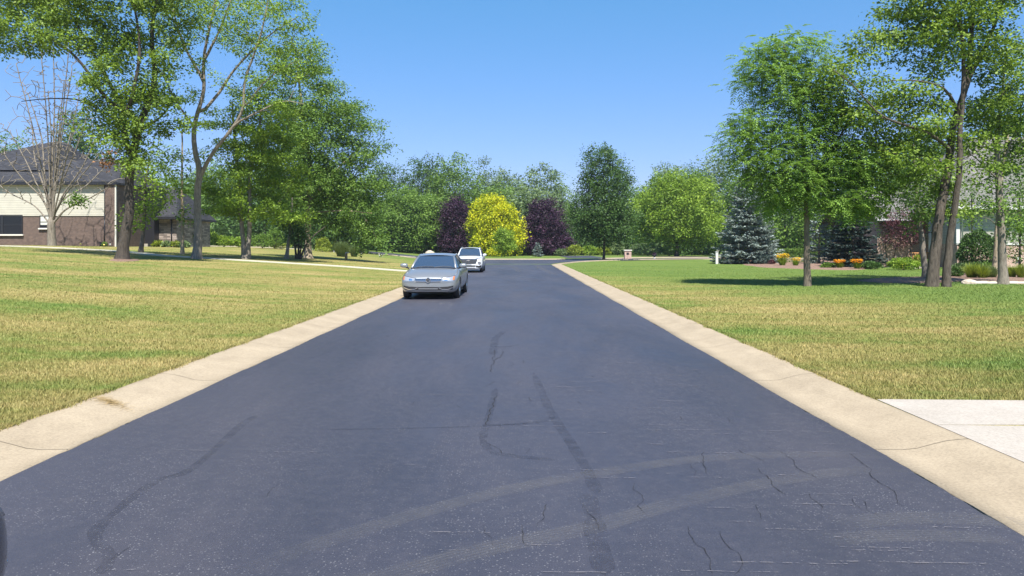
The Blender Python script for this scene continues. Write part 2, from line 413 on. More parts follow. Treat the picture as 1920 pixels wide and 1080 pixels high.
def smooth_path(pts, n=8):
    """Catmull-Rom"""
    P = [Vector((*p, 0)) if len(p) == 2 else Vector(p) for p in pts]; P = [P[0] * 2 - P[1]] + P + [P[-1] * 2 - P[-2]]
    out = []
    for i in range(1, len(P) - 2):
        for k in range(n):
            t = k / n
            out.append(.5 * ((2 * P[i]) + (P[i + 1] - P[i - 1]) * t + (2 * P[i - 1] - 5 * P[i] + 4 * P[i + 1] - P[i + 2]) * t * t + (3 * P[i] - P[i - 1] - 3 * P[i + 1] + P[i + 2]) * t ** 3))
    out.append(P[-2]); return out
def road_pt(x, y): # photo pixel on the flat road -> ground
    Y = CAMZ * F / (y - HY); return ((x - 960) / F * Y, Y)

def build_road():
    mb = MB(); A = M['asphalt']; uvs = {}
    vs = list(np.arange(-6, 20, .12)) + list(np.arange(20, 66, .5)) + [66]
    G = []
    for v in vs:
        el = UL + random.uniform(-.014, .014) + .012 * math.sin(v * 3.1); er = UR + random.uniform(-.014, .014) + .012 * math.sin(v * 2.3)
        G.append([(el + YAW * v, v, 0), (-1.5 + YAW * v, v, 0.012), (0.6 + YAW * v, v, .014), (er + YAW * v, v, 0)])
    mb.grid(G, A)
    # junction beyond: main road opens, branches swing left and right
    c = YAW * 66
    rows = [(66, UL + c, UR + c), (68, UL + c, 3.75), (70, UL + c - .1, 4.2), (73, UL + c - .3, 5.0), (76, -3.9, 6.3), (79, -4.4, 8.2), (82, -5.2, 10.3), (85, -6.4, 12.4), (87.2, -7.6, 14.0)]
    mb.grid([[(l + (r - l) * k / 6, v, gz(0, v) + .014) for k in range(7)] for v, l, r in rows], A)
    # right branch ribbon continues to the right behind the lawn
    rp = [(12.2, 87.2, 12.6), (16, 90.5, 12), (22, 93.5, 11), (32, 96, 9.5), (48, 97, 8.5), (80, 96, 8)]
    mb.grid([[(x, y - wd / 2 + wd * k / 2 + 1.0, gz(x, y) + .02) for k in range(3)] for x, y, wd in rp], A)
    # left branch
    lp = [(-3.9, 80, 84), (-7.6, 87.2, 93), (-10, 93, 102), (-13, 99, 108), (-18, 103, 112), (-26, 105.5, 114), (-40, 106, 115), (-70, 106, 115)]
    mb.grid([[(x, a + (b - a) * k / 4, gz(x, a + (b - a) * k / 4) + .03) for k in range(5)] for x, a, b in lp], A)
    mb.grid([[(x, a, gz(x, a) + .026) for a in (98, 101, 103)] for x in (-13, -8, -4)], A)
    # driveway mouth beyond the island kerb
    mb.grid([[(x, y, gz(x, y) + .02) for x in (7.5, 9.5, 12.5)] for y in (99, 108, 118)], A)
    # sealed cracks, read off the photograph's road surface
    S = M['sealer']; zz = .0004
    for wpx, line in ((.08, [(190, 1080), (205, 1045), (182, 1020), (190, 985), (290, 905), (360, 880), (450, 800), (480, 780)]),
                  (.08, [(930, 730), (920, 770), (912, 800), (905, 825), (918, 850)]),
                  (.09, [(918, 850), (960, 858), (1040, 866)]), (.08, [(912, 800), (1000, 796), (1040, 785)]),
                  (.05, [(600, 808), (760, 806), (900, 802), (1000, 796)]),
                  (.10, [(1000, 700), (1030, 770), (1068, 830), (1100, 885), (1120, 930)]),
                  (.13, [(946, 622), (930, 635), (926, 650), (924, 668)]), (.10, [(926, 652), (950, 652), (972, 648)]),
                  (.13, [(1100, 930), (1112, 970), (1118, 1010), (1135, 1085)])):
        pp = smooth_path([road_pt(*q) for q in line], 6)
        nse = [wpx * random.uniform(.75, 1.15) for _ in pp]
        nse[0] = nse[-1] = .01
        zz += .0003; ribbon(mb, pp, nse, S, zz, .04)
    # longitudinal and branching fine cracks
    def crack(x, y, ang, length, wd, k=.35):
        p = [(x, y)]; a = ang
        while length > 0:
            s = random.uniform(.02, .07); a = a * .4 + ang * .6 + random.uniform(-k, k); x += math.cos(a) * s; y += math.sin(a) * s; p.append((x, y)); length -= s
        ws = [wd * random.uniform(.3, 1.2) for _ in p]; ws[0] = ws[-1] = .001
        ribbon(mb, p, ws, M['crack'], .0050)
    for x0, y0, ln in ((912, 800, 1.4), (922, 700, 2.0), (925, 680, 1.2)):
        p = road_pt(x0, y0); crack(p[0], p[1], R(90), ln, .010)
    for _ in range(60):
        v = 3.4 + 22 * random.random() ** 1.8; u = random.uniform(-.2, 2.7) if random.random() < .78 else random.uniform(-3.4, 0)
        crack(u, v, R(random.choice([78, 90, 100, 110, 84])), random.uniform(.12, .4), random.uniform(.002, .0045))
    p = road_pt(1440, 900)
    for x0, y0, x1, y1 in ((1290, 990, 1370, 1080), (1350, 1000, 1410, 1080), (1420, 880, 1470, 930), (1190, 910, 1225, 970), (1025, 950, 1000, 990), (1100, 960, 1120, 1000), (1440, 840, 1520, 905), (1590, 850, 1700, 950), (1320, 850, 1335, 890)):
        a = road_pt(x0, y0); b = road_pt(x1, y1); d = Vector((b[0] - a[0], b[1] - a[1])); crack(a[0], a[1], math.atan2(d.y, d.x), d.length, .0045, .45)
    # pale cross scuffs left by snow ploughs
    for _ in range(150):
        v = 3.5 + 17 * random.random() ** 1.6; u = random.uniform(-.1, 2.7) if random.random() < .75 else random.uniform(-3.5, 2.6)
        ln = random.uniform(.08, .55) * (1 + v * .05); y0 = v; pts = []
        for k in range(6): pts.append((u + ln * k / 5, y0 + random.uniform(-.006, .006) - ln * k / 5 * .03))
        ribbon(mb, pts, [random.uniform(.004, .012) * (1 + v * .06) for _ in pts], M['scuff'], .0056)
    # dusty tyre tracks swinging in from the driveway
    def track(line, wd):
        ribbon(mb, smooth_path([road_pt(*q) for q in line], 10), wd, M['track'], .0025, 0, uvs)
    track([(430, 1085), (640, 1010), (850, 948), (1000, 912), (1150, 886), (1320, 862), (1520, 853), (1690, 856)], .20)
    track([(590, 1120), (760, 1075), (930, 1030), (1110, 992), (1250, 952), (1400, 915), (1560, 888), (1720, 878)], .21)
    track([(1560, 985), (1700, 972), (1830, 975), (1960, 985)], .24)
    track([(1540, 1015), (1700, 1005), (1900, 1010)], .2)
    track([(1000, 487 + 6), (1010, 500), (1040, 516)], .5)
    track([(940, 497), (962, 501), (975, 512)], .35)
    o = mb.build('road'); me = o.data; ul = me.uv_layers.new(name='UVMap')
    for fi, uv in uvs.items():
        for li, c in zip(me.polygons[fi].loop_indices, uv): ul.data[li].uv = c
    tag(o, kind='structure')
build_road()

PROFILE = [(0, -.015), (.0, .004), (.22, .0), (.34, .012), (.46, .045), (.58, .075), (.70, .088), (KW, .092), (KW + .02, -.02)]
def kerb_mesh(mb, line, side, flat=False, width=None):
    """line: list of (x, y) of the asphalt edge; side +1 puts the kerb on the right of travel"""
    P = [Vector((x, y, 0)) for x, y in line]; G = []; s = 0
    for i, p in enumerate(P):
        d = (P[min(i + 1, len(P) - 1)] - P[max(i - 1, 0)]).normalized(); nn = Vector((d.y, -d.x, 0)) * side
        row = []
        for a, h in PROFILE:
            if flat: h *= .35
            q = p + nn * a * ((width or KW) / KW); base = 0 if p.y < 66 else gz(q.x, q.y) + .02 * (0 if p.y < 64 else 1)
            row.append((q.x + random.uniform(-.004, .004), q.y, base + h + (0.004 if flat else 0)))
        G.append(row)
    mb.grid(G, M['kerb'])
    acc = 0; nxt = 3.0
    for i in range(1, len(P)):      # contraction joints, shallow dark lines
        seg = (P[i] - P[i - 1]).length; acc += seg
        if acc > nxt:
            nxt += 3.05; d = (P[i] - P[i - 1]).normalized(); nn = Vector((d.y, -d.x, 0)) * side
            for k in range(1, len(PROFILE) - 2):
                a0, h0 = PROFILE[k]; a1, h1 = PROFILE[k + 1]
                q = [P[i] + nn * a0, P[i] + nn * a1]; e_ = .004
                mb.poly([(q[0].x, q[0].y - e_, h0 + .003), (q[1].x, q[1].y - e_, h1 + .003), (q[1].x, q[1].y + e_, h1 + .003), (q[0].x, q[0].y + e_, h0 + .003)], M['joint'])
def build_kerbs():
    vs = list(np.arange(-6, 20, .15)) + list(np.arange(20, 64, .5))
    mb = MB(); line = [(UR + YAW * v + .012 * math.sin(v * 1.3), v) for v in vs]
    line += [(UR + YAW * 64 + dx, y) for dx, y in ((.02, 64.6), (.12, 65.6), (.45, 67), (1.0, 69), (1.7, 71.6), (2.6, 74.3), (4.2, 78), (6.6, 82), (9.0, 85.2), (11.5, 87.2), (17, 89.5), (26, 91.8), (44, 93), (76, 92.5))]
    kerb_mesh(mb, line, 1); tag(mb.build('right_kerb', smooth=True), kind='structure')
    mb = MB(); line = [(UL + YAW * v + .012 * math.sin(v * 1.7), v) for v in vs] + [(UL + .46, 66), (UL + .4, 70), (UL + .2, 74), (-4.1, 78), (-4.9, 81.5), (-6.6, 86), (-9.3, 91), (-12, 96), (-16, 100.5), (-22, 103.5), (-32, 105), (-50, 105.5)]
    kerb_mesh(mb, line, -1); tag(mb.build('left_kerb', smooth=True), kind='structure')
    mb = MB(); line = [(-9, 99), (-6.5, 91.5), (-4, 88.2), (0, 87.5), (5, 87.8), (9.5, 89.3), (13, 93), (20, 98), (34, 101), (60, 102)]
    line = [(p.x, p.y) for p in smooth_path(line, 4)]
    kerb_mesh(mb, line, -1, False, .9); tag(mb.build('far_kerb', smooth=True), kind='structure')
build_kerbs()

def build_driveway():
    mb = MB(); x0 = UR + KW + .01
    z = .092
    def X(v): return x0 + YAW * v
    # three slabs with open joints
    for a, b, c0, c1 in ((7.72, 6.62, 0, 3.2), (6.605, 4.0, 0, 3.2), (7.66, 6.62, 3.215, 7.5), (6.605, 4.0, 3.215, 7.5), (3.985, 1.0, 0, 7.5)):
        mb.prism([(X(a) + c0, a - .02 * c0, z + .004), (X(a) + c1, a - .055 * c1, z + .012), (X(b) + c1, b, z + .012), (X(b) + c0, b, z + .004)], (0, 0, -.12), M['drive'])
    mb.box(X(4) - .02, X(4) + 7.6, .9, 7.2, z - .02, z - .012, M['joint'])
    tag(mb.build('driveway'), kind='structure')
build_driveway()
def drape(name, pts, width, m, z=.05, kind='structure', n=10):
    mb = MB(); P = smooth_path(pts, n); G = []
    for i, p in enumerate(P):
        d = (P[min(i + 1, len(P) - 1)] - P[max(i - 1, 0)]).normalized(); nn = Vector((-d.y, d.x, 0))
        ww = width if not hasattr(width, '__len__') else width[min(i // n, len(width) - 1)]
        G.append([(p.x + nn.x * ww * k, p.y + nn.y * ww * k, gz(p.x + nn.x * ww * k, p.y + nn.y * ww * k) + z - (.1 if abs(k) == .5 else 0)) for k in (-.5, -.49, 0, .49, .5)])
    mb.grid(G, m); return tag(mb.build(name, smooth=False), kind=kind)
pA = [hit(x, y) for x, y in ((757, 508.5), (690, 503.5), (600, 497.5), (500, 491.5), (400, 485.5), (300, 479))]
drape('path', [(-4.6, pA[0].y - .1)] + [(p.x, p.y) for p in pA] + [(-26, 49.3), (-29.5, 49.6), (-33, 50.2), (-36, 51)], 1.15, M['path'], .045)
drape('path', [(-13.2, 101), (-20, 99), (-27, 93), (-33, 86), (-37, 82), (-42, 79)], .75, M['path'], .05)

# ------------------------------------------------------------------ grass blades (one uncountable sheet of turf)
def build_grass():
    N = 640000
    out = []
    for side, share in ((-1, .5), (1, .5)):
        n = int(N * share)
        # even density over the picture: 1/Y is uniform
        y0, y1 = 3.2, 60
        Y = 1 / rng.uniform(1 / y1, 1 / y0, n * 2); tx = rng.uniform(0.0, .75, n * 2) * side
        X = tx * Y; u = X - YAW * Y
        ok = (u < UL - KW + .01) if side < 0 else (u > UR + KW - .01)
        if side > 0: ok &= ~((Y < 7.72 - .055 * np.clip(u - UR - KW, 0, 9)) & (u > 0))
        X, Y = X[ok], Y[ok]; out.append((X, Y))
    # extra fringe spilling over both kerb backs
    for ue, s in ((UL - KW, 1), (UR + KW, -1)):
        m = 26000; Y = 1 / rng.uniform(1 / 45, 1 / 3.5, m); u = ue + s * (np.abs(rng.normal(0, .035, m)) - .06) + s * .02 * np.sin(Y * 2.7) + s * .02 * np.sin(Y * 7.9)
        ok = np.ones(m, bool) if s > 0 else Y > 7.7
        out.append(((u + YAW * Y)[ok], Y[ok]))
    X = np.concatenate([o[0] for o in out]); Y = np.concatenate([o[1] for o in out]); n = len(X)
    Z = np.array([gz(x, y) for x, y in zip(X, Y)]); Z = np.where(Z < 0, .085, Z)
    for px, py, r in BEDS:
        pass
    wd = .0013 + .00044 * Y; h = rng.uniform(.018, .048, n) * (1 + .10 * np.sin(X * 1.3) * np.sin(Y * .9)); h = h * (1 - .3 * np.clip((Y - 15) / 30, 0, 1))
    a = rng.uniform(0, 2 * np.pi, n); lean = rng.uniform(.1, 1.1, n) * h; b = rng.uniform(0, 2 * np.pi, n)
    base = np.stack([X, Y, Z - .005], 1); dx = np.stack([np.cos(a) * wd, np.sin(a) * wd, np.zeros(n)], 1)
    tip = base + np.stack([np.cos(b) * lean, np.sin(b) * lean, h + .005], 1)
    V = np.stack([base - dx, base + dx, tip], 1)
    me = arr_mesh('grass_blades', V, 3, M['blade'], rng.random(n)); o = link('grass', me); tag(o, 'short mown lawn grass, green with dry straw coloured patches', 'grass', kind='stuff')
BEDS = []
build_grass()

# ================================================================== TREES AND PLANTS
def leaf_quads(P, size, axis, nrm, wr=.55, bend=.12):
    """rhombic leaves: P (n,3) base points, axis and nrm (n,3) unit, size (n,)"""
    side = np.cross(axis, nrm); side /= np.linalg.norm(side, axis=1, keepdims=True) + 1e-9
    s = size[:, None]
    a = P; b = P + axis * s * .45 + side * s * wr / 2 + nrm * s * bend; c = P + axis * s; d = P + axis * s * .45 - side * s * wr / 2 + nrm * s * bend
    return np.stack([a, b, c, d], 1)
def unit(v): return v / (np.linalg.norm(v, axis=1, keepdims=True) + 1e-9)
def clump_leaves(C, rad, n, size, flat=.6, up=.7, wr=.55, g=None):
    """n leaves scattered round each clump centre"""
    g = g or rng
    m = len(C) * n
    cen = np.repeat(C, n, 0); rr = np.repeat(rad, n)[:, None]
    off = unit(g.normal(0, 1, (m, 3))) * (g.random(m) ** .45)[:, None]; stray = g.random(m) < .16; off[stray] *= g.uniform(1, 1.7, (stray.sum(), 1)); off[:, 2] *= flat
    off += np.repeat(g.normal(0, .3, (len(C), 3)), n, 0) * np.sin(off[:, [1, 2, 0]] * 5)
    P = cen + off * rr
    ax = unit(g.normal(0, 1, (m, 3)) * (1, 1, .5) + unit(off + 1e-6) * .8 + np.array([0, 0, -.25]))
    nr = g.normal(0, .5, (m, 3)) + unit(off * (1, 1, 1 / max(flat, .3)) + 1e-6) * 1.0 + np.array([0, 0, up]); nr = unit(nr - ax * np.sum(nr * ax, 1, keepdims=True))
    return leaf_quads(P, size * g.uniform(.65, 1.3, m), ax, nr, wr), np.clip(g.random(m) * .75 + np.repeat(g.random(len(C)), n) * .35 - .05, 0, 1)
def pinnate_leaves(C, rad, n, length, g=None, pairs=6, lw=.36):
    """compound leaves, drooping, with leaflets either side of a midrib"""
    g = g or rng; m = len(C) * n; cen = np.repeat(C, n, 0); rr = np.repeat(rad, n)[:, None]
    off = g.normal(0, .42, (m, 3)); off[:, 2] *= .6; P = cen + off * rr
    d = unit(off * (1, 1, .3) + g.normal(0, .35, (m, 3)) + np.array([0, 0, -.05])); L = length * g.uniform(.7, 1.2, m)
    side = unit(np.cross(d, np.array([0, 0, 1.0]))); out = []; rn = []; base = g.random(m)
    for k in range(pairs):
        t = (k + .6) / pairs
        q = P + d * (L * t)[:, None] + np.array([0, 0, -1]) * (L * t * t * .38)[:, None]
        for sg in (-1, 1):
            ax = unit(side * sg + d * .55 + np.array([0, 0, -.45]) + g.normal(0, .12, (m, 3)))
            nr = unit(np.cross(ax, d) * -sg + g.normal(0, .15, (m, 3))); nr = np.where(nr[:, 2:3] < 0, -nr, nr)
            out.append(leaf_quads(q, L * lw * (1 - .3 * t), ax, nr, .34, .03)); rn.append(base * .6 + g.random(m) * .4)
    return np.concatenate(out), np.concatenate(rn)

class Skel:
    def __init__(s): s.p = []; s.par = []; s.r = []; s.len = []
    def add(s, p, par, r=None):
        s.p.append(tuple(p)); s.par.append(par); s.r.append(r)
        s.len.append(0 if par < 0 else s.len[par] + (Vector(p) - Vector(s.p[par])).length); return len(s.p) - 1
    def limb(s, pts, r0, r1, step=.45, par=-1, wob=.02, flare=0):
        P = smooth_path([tuple(p) for p in pts], 6) if len(pts) > 2 else [Vector(p) for p in pts]
        Ls = [0]
        for a, b in zip(P, P[1:]): Ls.append(Ls[-1] + (b - a).length)
        T = Ls[-1]; n = max(2, int(T / step)); idx = []
        for k in range(0 if par < 0 else 1, n + 1):
            q = T * k / n; i = max(j for j in range(len(Ls)) if Ls[j] <= q + 1e-6); i = min(i, len(P) - 2)
            f = (q - Ls[i]) / max(1e-6, Ls[i + 1] - Ls[i]); p = P[i].lerp(P[i + 1], f)
            t = k / n; r = r0 + (r1 - r0) * t ** .65
            if flare: r *= 1 + flare * math.exp(-q / .35)
            if 0 < k < n: p = p + Vector((random.gauss(0, wob), random.gauss(0, wob), 0)) * min(1.5, max(.3, r * 4))
            par = s.add(p, par, r); idx.append(par)
        return idx
    def near(s, p):
        P = np.array(s.p); return int(np.argmin(np.linalg.norm(P - np.array(p), axis=1)))
    def grow(s, C, step=.5, tip=.008, zpen=.7, lpen=.18, sag=.0):
        if len(C) == 0: return
        P = np.array(s.p); d0 = np.min(np.linalg.norm(C[:, None, :] - P[None, :, :], axis=2), axis=1) if len(C) * len(P) < 4e6 else np.linalg.norm(C - P[0], axis=1)
        cap = len(P) + len(C) * 14; A = np.zeros((cap, 3)); A[:len(P)] = P; Ln = np.zeros(cap); Ln[:len(P)] = s.len; n = len(P)
        low = np.zeros(cap); s.tips = []
        z0 = min(q[2] for q in s.p); zmin = z0 + .22 * (max(q[2] for q in s.p) - z0)
        for j in np.argsort(d0):
            c = C[j]; dz = np.maximum(0, A[:n, 2] - c[2]); dd = np.linalg.norm(A[:n] - c, axis=1)
            cost = dd + zpen * dz + lpen * Ln[:n] + np.where(A[:n, 2] < zmin, 3., 0)
            i = int(np.argmin(cost)); a = Vector(A[i]); b = Vector(c); L = (b - a).length
            k = max(1, min(10, int(L / step))); pr = s.par[i]; dv = (a - Vector(s.p[pr])).normalized() if pr >= 0 else Vector((0, 0, 1))
            ctl = a + dv * L * .25 + (b - a) * .35 + Vector((random.gauss(0, .07), random.gauss(0, .07), .05 - sag)) * L; par = i
            for q in range(1, k + 1):
                t = q / k; p = a.lerp(ctl, t).lerp(ctl.lerp(b, t), t)
                if q < k: p = p + Vector((random.gauss(0, .025), random.gauss(0, .025), random.gauss(0, .025))) * min(L, 1.5)
                par = s.add(p, par); A[n] = p; Ln[n] = s.len[par]; n += 1
                if n >= cap - 12: break
            s.tips.append(par)
            if n >= cap - 12: break
        # pipe model
        N = len(s.p); w = [0.0] * N
        for i in range(N - 1, -1, -1):
            if w[i] == 0: w[i] = 1.0
            if s.par[i] >= 0: w[s.par[i]] += w[i]
        for i in range(N):
            if s.r[i] is None: s.r[i] = tip * w[i] ** .42
        for i in range(N):
            q = s.par[i]
            if q >= 0 and s.r[i] > s.r[q]: s.r[i] = s.r[q]
    def mesh(s, name, m, sides=7, twigs=None):
        N = len(s.p); V = []; Fc = []; ring = [None] * N; kids = [[] for _ in range(N)]; frame = [None] * N
        for i in range(N):
            if s.par[i] >= 0: kids[s.par[i]].append(i)
        main = [max(k, key=lambda i: s.r[i]) if k else -1 for k in kids]
        def mk(p, d, r, ref, ns):
            a = (ref - d * ref.dot(d)) if ref is not None else d.orthogonal()
            if a.length < 1e-4: a = d.orthogonal()
            a.normalize(); c = d.cross(a); b = len(V)
            for q in range(ns):
                t = 2 * math.pi * q / ns; V.append(tuple(p + (a * math.cos(t) + c * math.sin(t)) * r))
            return b, a
        for i in range(N):
            p = Vector(s.p[i]); q = s.par[i]; k = main[i]
            if q < 0:
                d = (Vector(s.p[k]) - p).normalized() if k >= 0 else Vector((0, 0, 1))
                ring[i] = mk(p, d, s.r[i], Vector((1, 0, 0)), sides) + (sides,); continue
            pp = Vector(s.p[q]); d1 = (p - pp)
            if d1.length < 1e-5: d1 = Vector((0, 0, 1))
            d1.normalize(); d = d1
            if k >= 0:
                d2 = (Vector(s.p[k]) - p)
                if d2.length > 1e-5: d = (d1 + d2.normalized()).normalized()
            if main[q] == i: start = ring[q]
            else:
                ns = sides if s.r[i] > .04 else (5 if s.r[i] > .015 else 3)
                start = mk(pp, d1, s.r[i] * 1.15, None, ns) + (ns,)
            ns = start[2]; ring[i] = mk(p, d, s.r[i], start[1], ns) + (ns,)
            a, b = start[0], ring[i][0]
            for t in range(ns):
                t2 = (t + 1) % ns; Fc.append((a + t, a + t2, b + t2, b + t))
        me = bpy.data.meshes.new(name); me.from_pydata(V, [], Fc); me.update(); me.materials.append(m)
        me.polygons.foreach_set('use_smooth', [True] * len(Fc)); return me

def blob_points(blobs, gap, shell=.35):
    """clump centres spread through ellipsoids (x, y, z, rx, ry, rz), at least gap apart"""
    out = []; cell = {}
    for x, y, z, rx, ry, rz_ in blobs:
        vol = 4.19 * rx * ry * rz_; n = int(vol / gap ** 3 * 3.2) + 4
        d = rng.normal(0, 1, (n, 3)); d /= np.linalg.norm(d, axis=1, keepdims=True)
        rad = rng.uniform(shell ** 3, 1, n) ** (1 / 3) * rng.normal(1, .06, n)
        Q = np.array([x, y, z]) + d * rad[:, None] * np.array([rx, ry, rz_])
        for q in Q:
            k = tuple((q // gap).astype(int)); bad = False
            for i in (-1, 0, 1):
                for j in (-1, 0, 1):
                    for l in (-1, 0, 1):
                        for o in cell.get((k[0] + i, k[1] + j, k[2] + l), ()):
                            if (o[0] - q[0]) ** 2 + (o[1] - q[1]) ** 2 + (o[2] - q[2]) ** 2 < gap * gap * .8: bad = True; break
                        if bad: break
                    if bad: break
                if bad: break
            if not bad: cell.setdefault(k, []).append(q); out.append(q)
    return np.array(out)

def tree(name, label, cat, base, stems, blobs, fo, bk, gap=.9, nleaf=110, size=.15, clump=1.0, shell=.3, group=None,
         flat=.6, up=.35, pinn=None, wr=.55, tip=.008, flare=.5, extra=None, zpen=.7, keep=1.0, dead=None):
    """base: point on the ground. stems: [(photo points (x, y, depth offset), r0, r1, parent index)]. blobs in photo pixels (cx, cy, rx, ry, dy)"""
    Y = base.y; org = Vector(base)
    root = empty(name, org); tag(root, label, cat, group)
    sk = Skel()
    ids = []
    for st in stems:
        pts, r0, r1 = st[:3]; pts3 = [W(x, y, Y + dy) - org for x, y, dy in pts]
        if len(st) > 3 and st[3] is not None:
            par = sk.near(pts3[0]); ids.append(sk.limb(pts3, r0, r1, par=par))
        else:
            pts3[0].z = min(pts3[0].z, -.12); ids.append(sk.limb(pts3, r0, r1, flare=flare))
    B = []
    for b in blobs:
        cx, cy, rx, ry = b[:4]; dy = b[4] if len(b) > 4 else 0; sc = (Y + dy) / F; c = W(cx, cy, Y + dy) - org
        rd = b[5] if len(b) > 5 else rx * sc * .9
        B.append((c.x, c.y, c.z, rx * sc, rd, ry * sc))
    C = blob_points(B, gap, shell)
    if keep < 1:
        q = 2.1 / (gap * 2.2); ph = random.uniform(0, 9)
        nz = np.sin(C[:, 0] * q + ph) * np.cos(C[:, 1] * q * .9 + ph) + np.sin(C[:, 2] * q * 1.3 + C[:, 0] * q * .6 + 2 * ph) + rng.normal(0, .35, len(C))
        C = C[nz > np.quantile(nz, 1 - keep)]
    sk.grow(C, tip=tip, zpen=zpen)
    link('trunk', sk.mesh('trunk', BK[bk]), root)
    rad = rng.uniform(.75, 1.25, len(C)) * clump
    if pinn: Q, rn = pinnate_leaves(C, rad, nleaf, pinn)
    else: Q, rn = clump_leaves(C, rad, nleaf, size, flat, up, wr)
    link('crown', arr_mesh('crown', Q, 4, FO[fo], rn), root)
    return root

T = tree
def nums(): pass
# --- left side trees
b = hit(229, 487)
T('oak_tree', 'tall leaning oak with dark trunk, nearest the brick house corner on the left lawn', 'tree', b,
  [([(229, 488, 0), (236, 440, 0), (244, 390, 0), (243, 340, 0), (250, 285, 0), (262, 235, 0)], .31, .19),
   ([(262, 235, 0), (290, 150, .5), (285, 60, 0), (300, -40, 0), (300, -150, 0)], .2, .05, 1),
   ([(246, 300, 0), (236, 262, -.3), (232, 230, -.5), (250, 170, -1), (262, 90, -1), (250, 0, -1)], .15, .05, 1),
   ([(262, 235, 0), (225, 190, .5), (180, 110, 1), (140, 40, 1), (90, -30, 1)], .15, .04, 1),
   ([(243, 215, 0), (200, 185, -.5), (140, 105, -1.5), (70, 60, -1.5), (0, 40, -1.5)], .12, .03, 1),
   ([(255, 250, 0), (200, 215, .5), (150, 188, 0), (90, 185, 0), (40, 190, 0)], .08, .02, 1),
   ([(255, 250, 0), (300, 220, .6), (330, 180, 1)], .1, .03, 1)],
  [(240, 205, 78, 60), (195, 178, 62, 34, -1), (290, 180, 50, 40), (250, 262, 60, 34), (150, 92, 60, 34, -1), (75, 55, 70, 34, -1), (20, 80, 40, 20, -1),
   (210, 60, 60, 55), (265, 110, 50, 55), (300, 40, 60, 60), (130, 10, 90, 34), (210, -60, 120, 60), (40, -20, 80, 40), (300, -90, 80, 60), (215, 130, 50, 36, -1), (262, 300, 26, 26, -.5), (320, 235, 30, 22)],
  'oak', 'dark', gap=1.1, nleaf=430, size=.17, clump=.84, shell=.15, keep=.88, flat=.6)
dl = [o for o in col.objects if o.get('label', '').startswith('tall leaning oak')][0]
C = np.array([tuple(W(x, y, dl.location.y - .9) - dl.location) for x, y in ((203, 296), (198, 306), (211, 309), (206, 303), (214, 285))])
Q, rn = clump_leaves(C, np.full(5, .38), 26, .17); link('dead_leaves', arr_mesh('dead_leaves', Q, 4, FO['brownleaf'], rn), dl)['label'] = 'withered orange-brown leaves'
b = hit(370, 485.5)
T('ash_tree', 'open high ash with forked grey trunk and airy pale green crown, left lawn', 'tree', b,
  [([(369, 486, 0), (372, 440, 0), (370, 380, 0), (374, 320, 0)], .28, .19),
   ([(374, 320, 0), (364, 270, 0), (366, 230, 0), (382, 170, 0), (382, 110, 0), (400, 20, 0), (420, -80, 0)], .19, .04, 1),
   ([(376, 330, 0), (400, 285, -.3), (432, 245, -.5), (455, 205, -.6), (460, 150, -.6), (490, 60, -1), (510, -40, -1)], .14, .035, 1),
   ([(440, 232, -.5), (480, 212, -1), (530, 190, -1), (570, 195, -1)], .09, .02, 1),
   ([(455, 205, -.6), (500, 150, -.5), (545, 120, 0)], .08, .02, 1),
   ([(376, 215, 0), (410, 175, .4), (440, 130, .5), (500, 70, .5), (560, 30, .5)], .12, .03, 1),
   ([(382, 150, 0), (350, 95, 0), (330, 40, 0), (310, -40, 0)], .11, .03, 1),
   ([(366, 240, 0), (330, 190, .4), (300, 130, .6)], .08, .03, 1),
   ([(384, 110, 0), (410, 60, 0), (440, -20, 0)], .1, .03, 1)],
  [(400, 40, 110, 60), (490, 50, 85, 60), (550, 40, 62, 50), (360, 100, 60, 50), (440, 120, 90, 50), (330, 10, 80, 60), (520, 130, 70, 45), (330, 165, 45, 30), (440, -40, 120, 50), (560, -20, 60, 40),
   (520, 190, 60, 22, -.5), (340, 310, 45, 18), (400, 300, 24, 16), (395, 205, 35, 25), (300, 215, 35, 18), (590, 90, 30, 40)],
  'lime', 'grey', gap=1.2, nleaf=190, size=.15, clump=.75, shell=.1, keep=.72, flat=.5, tip=.012)
b = hit(265, 474.5)
T('maple_sapling', 'slim young maple with low bright leaves in front of the porch column', 'tree', b,
  [([(264, 475, 0), (268, 440, 0), (271, 400, 0), (272, 350, 0), (280, 300, 0)], .16, .05)],
  [(262, 400, 32, 16), (285, 372, 34, 26), (258, 425, 20, 10), (300, 345, 26, 22), (275, 320, 34, 26), (330, 350, 14, 22)],
  'lime', 'oak', gap=.75, nleaf=70, size=.2, clump=.6)
b = hit(342, 477)
T('thin_tree', 'thin pole-like young tree between the two big left lawn trees', 'tree', b,
  [([(342, 478, 0), (342, 420, 0), (341, 350, 0), (342, 280, 0), (341, 250, 0)], .13, .05)],
  [(344, 395, 20, 20), (335, 330, 20, 24), (352, 340, 18, 26), (325, 300, 22, 18), (350, 410, 14, 8)],
  'mid', 'tan', gap=.8, nleaf=55, size=.2, clump=.6)
b = hit(461, 486)
T('maple_tree', 'twin-stemmed bushy maple with bright layered foliage, middle of the left tree row', 'tree', b,
  [([(459, 487, 0), (456, 450, .1), (452, 410, .2), (448, 340, .4), (440, 260, .6), (435, 190, .6)], .19, .06),
   ([(463, 487, 0), (467, 440, 0), (468, 390, 0), (470, 320, 0), (485, 250, 0), (490, 190, 0)], .19, .06)],
  [(440, 340, 60, 36), (425, 295, 40, 40), (480, 300, 60, 50), (440, 245, 45, 40), (500, 235, 55, 50), (470, 385, 66, 30), (410, 370, 34, 26), (530, 330, 40, 50), (540, 400, 30, 24), (480, 205, 40, 30), (450, 412, 40, 16)],
  'lime', 'grey', gap=1.12, nleaf=420, size=.17, clump=.94, flat=.4, shell=.35, keep=.92)
b = hit(538, 485)
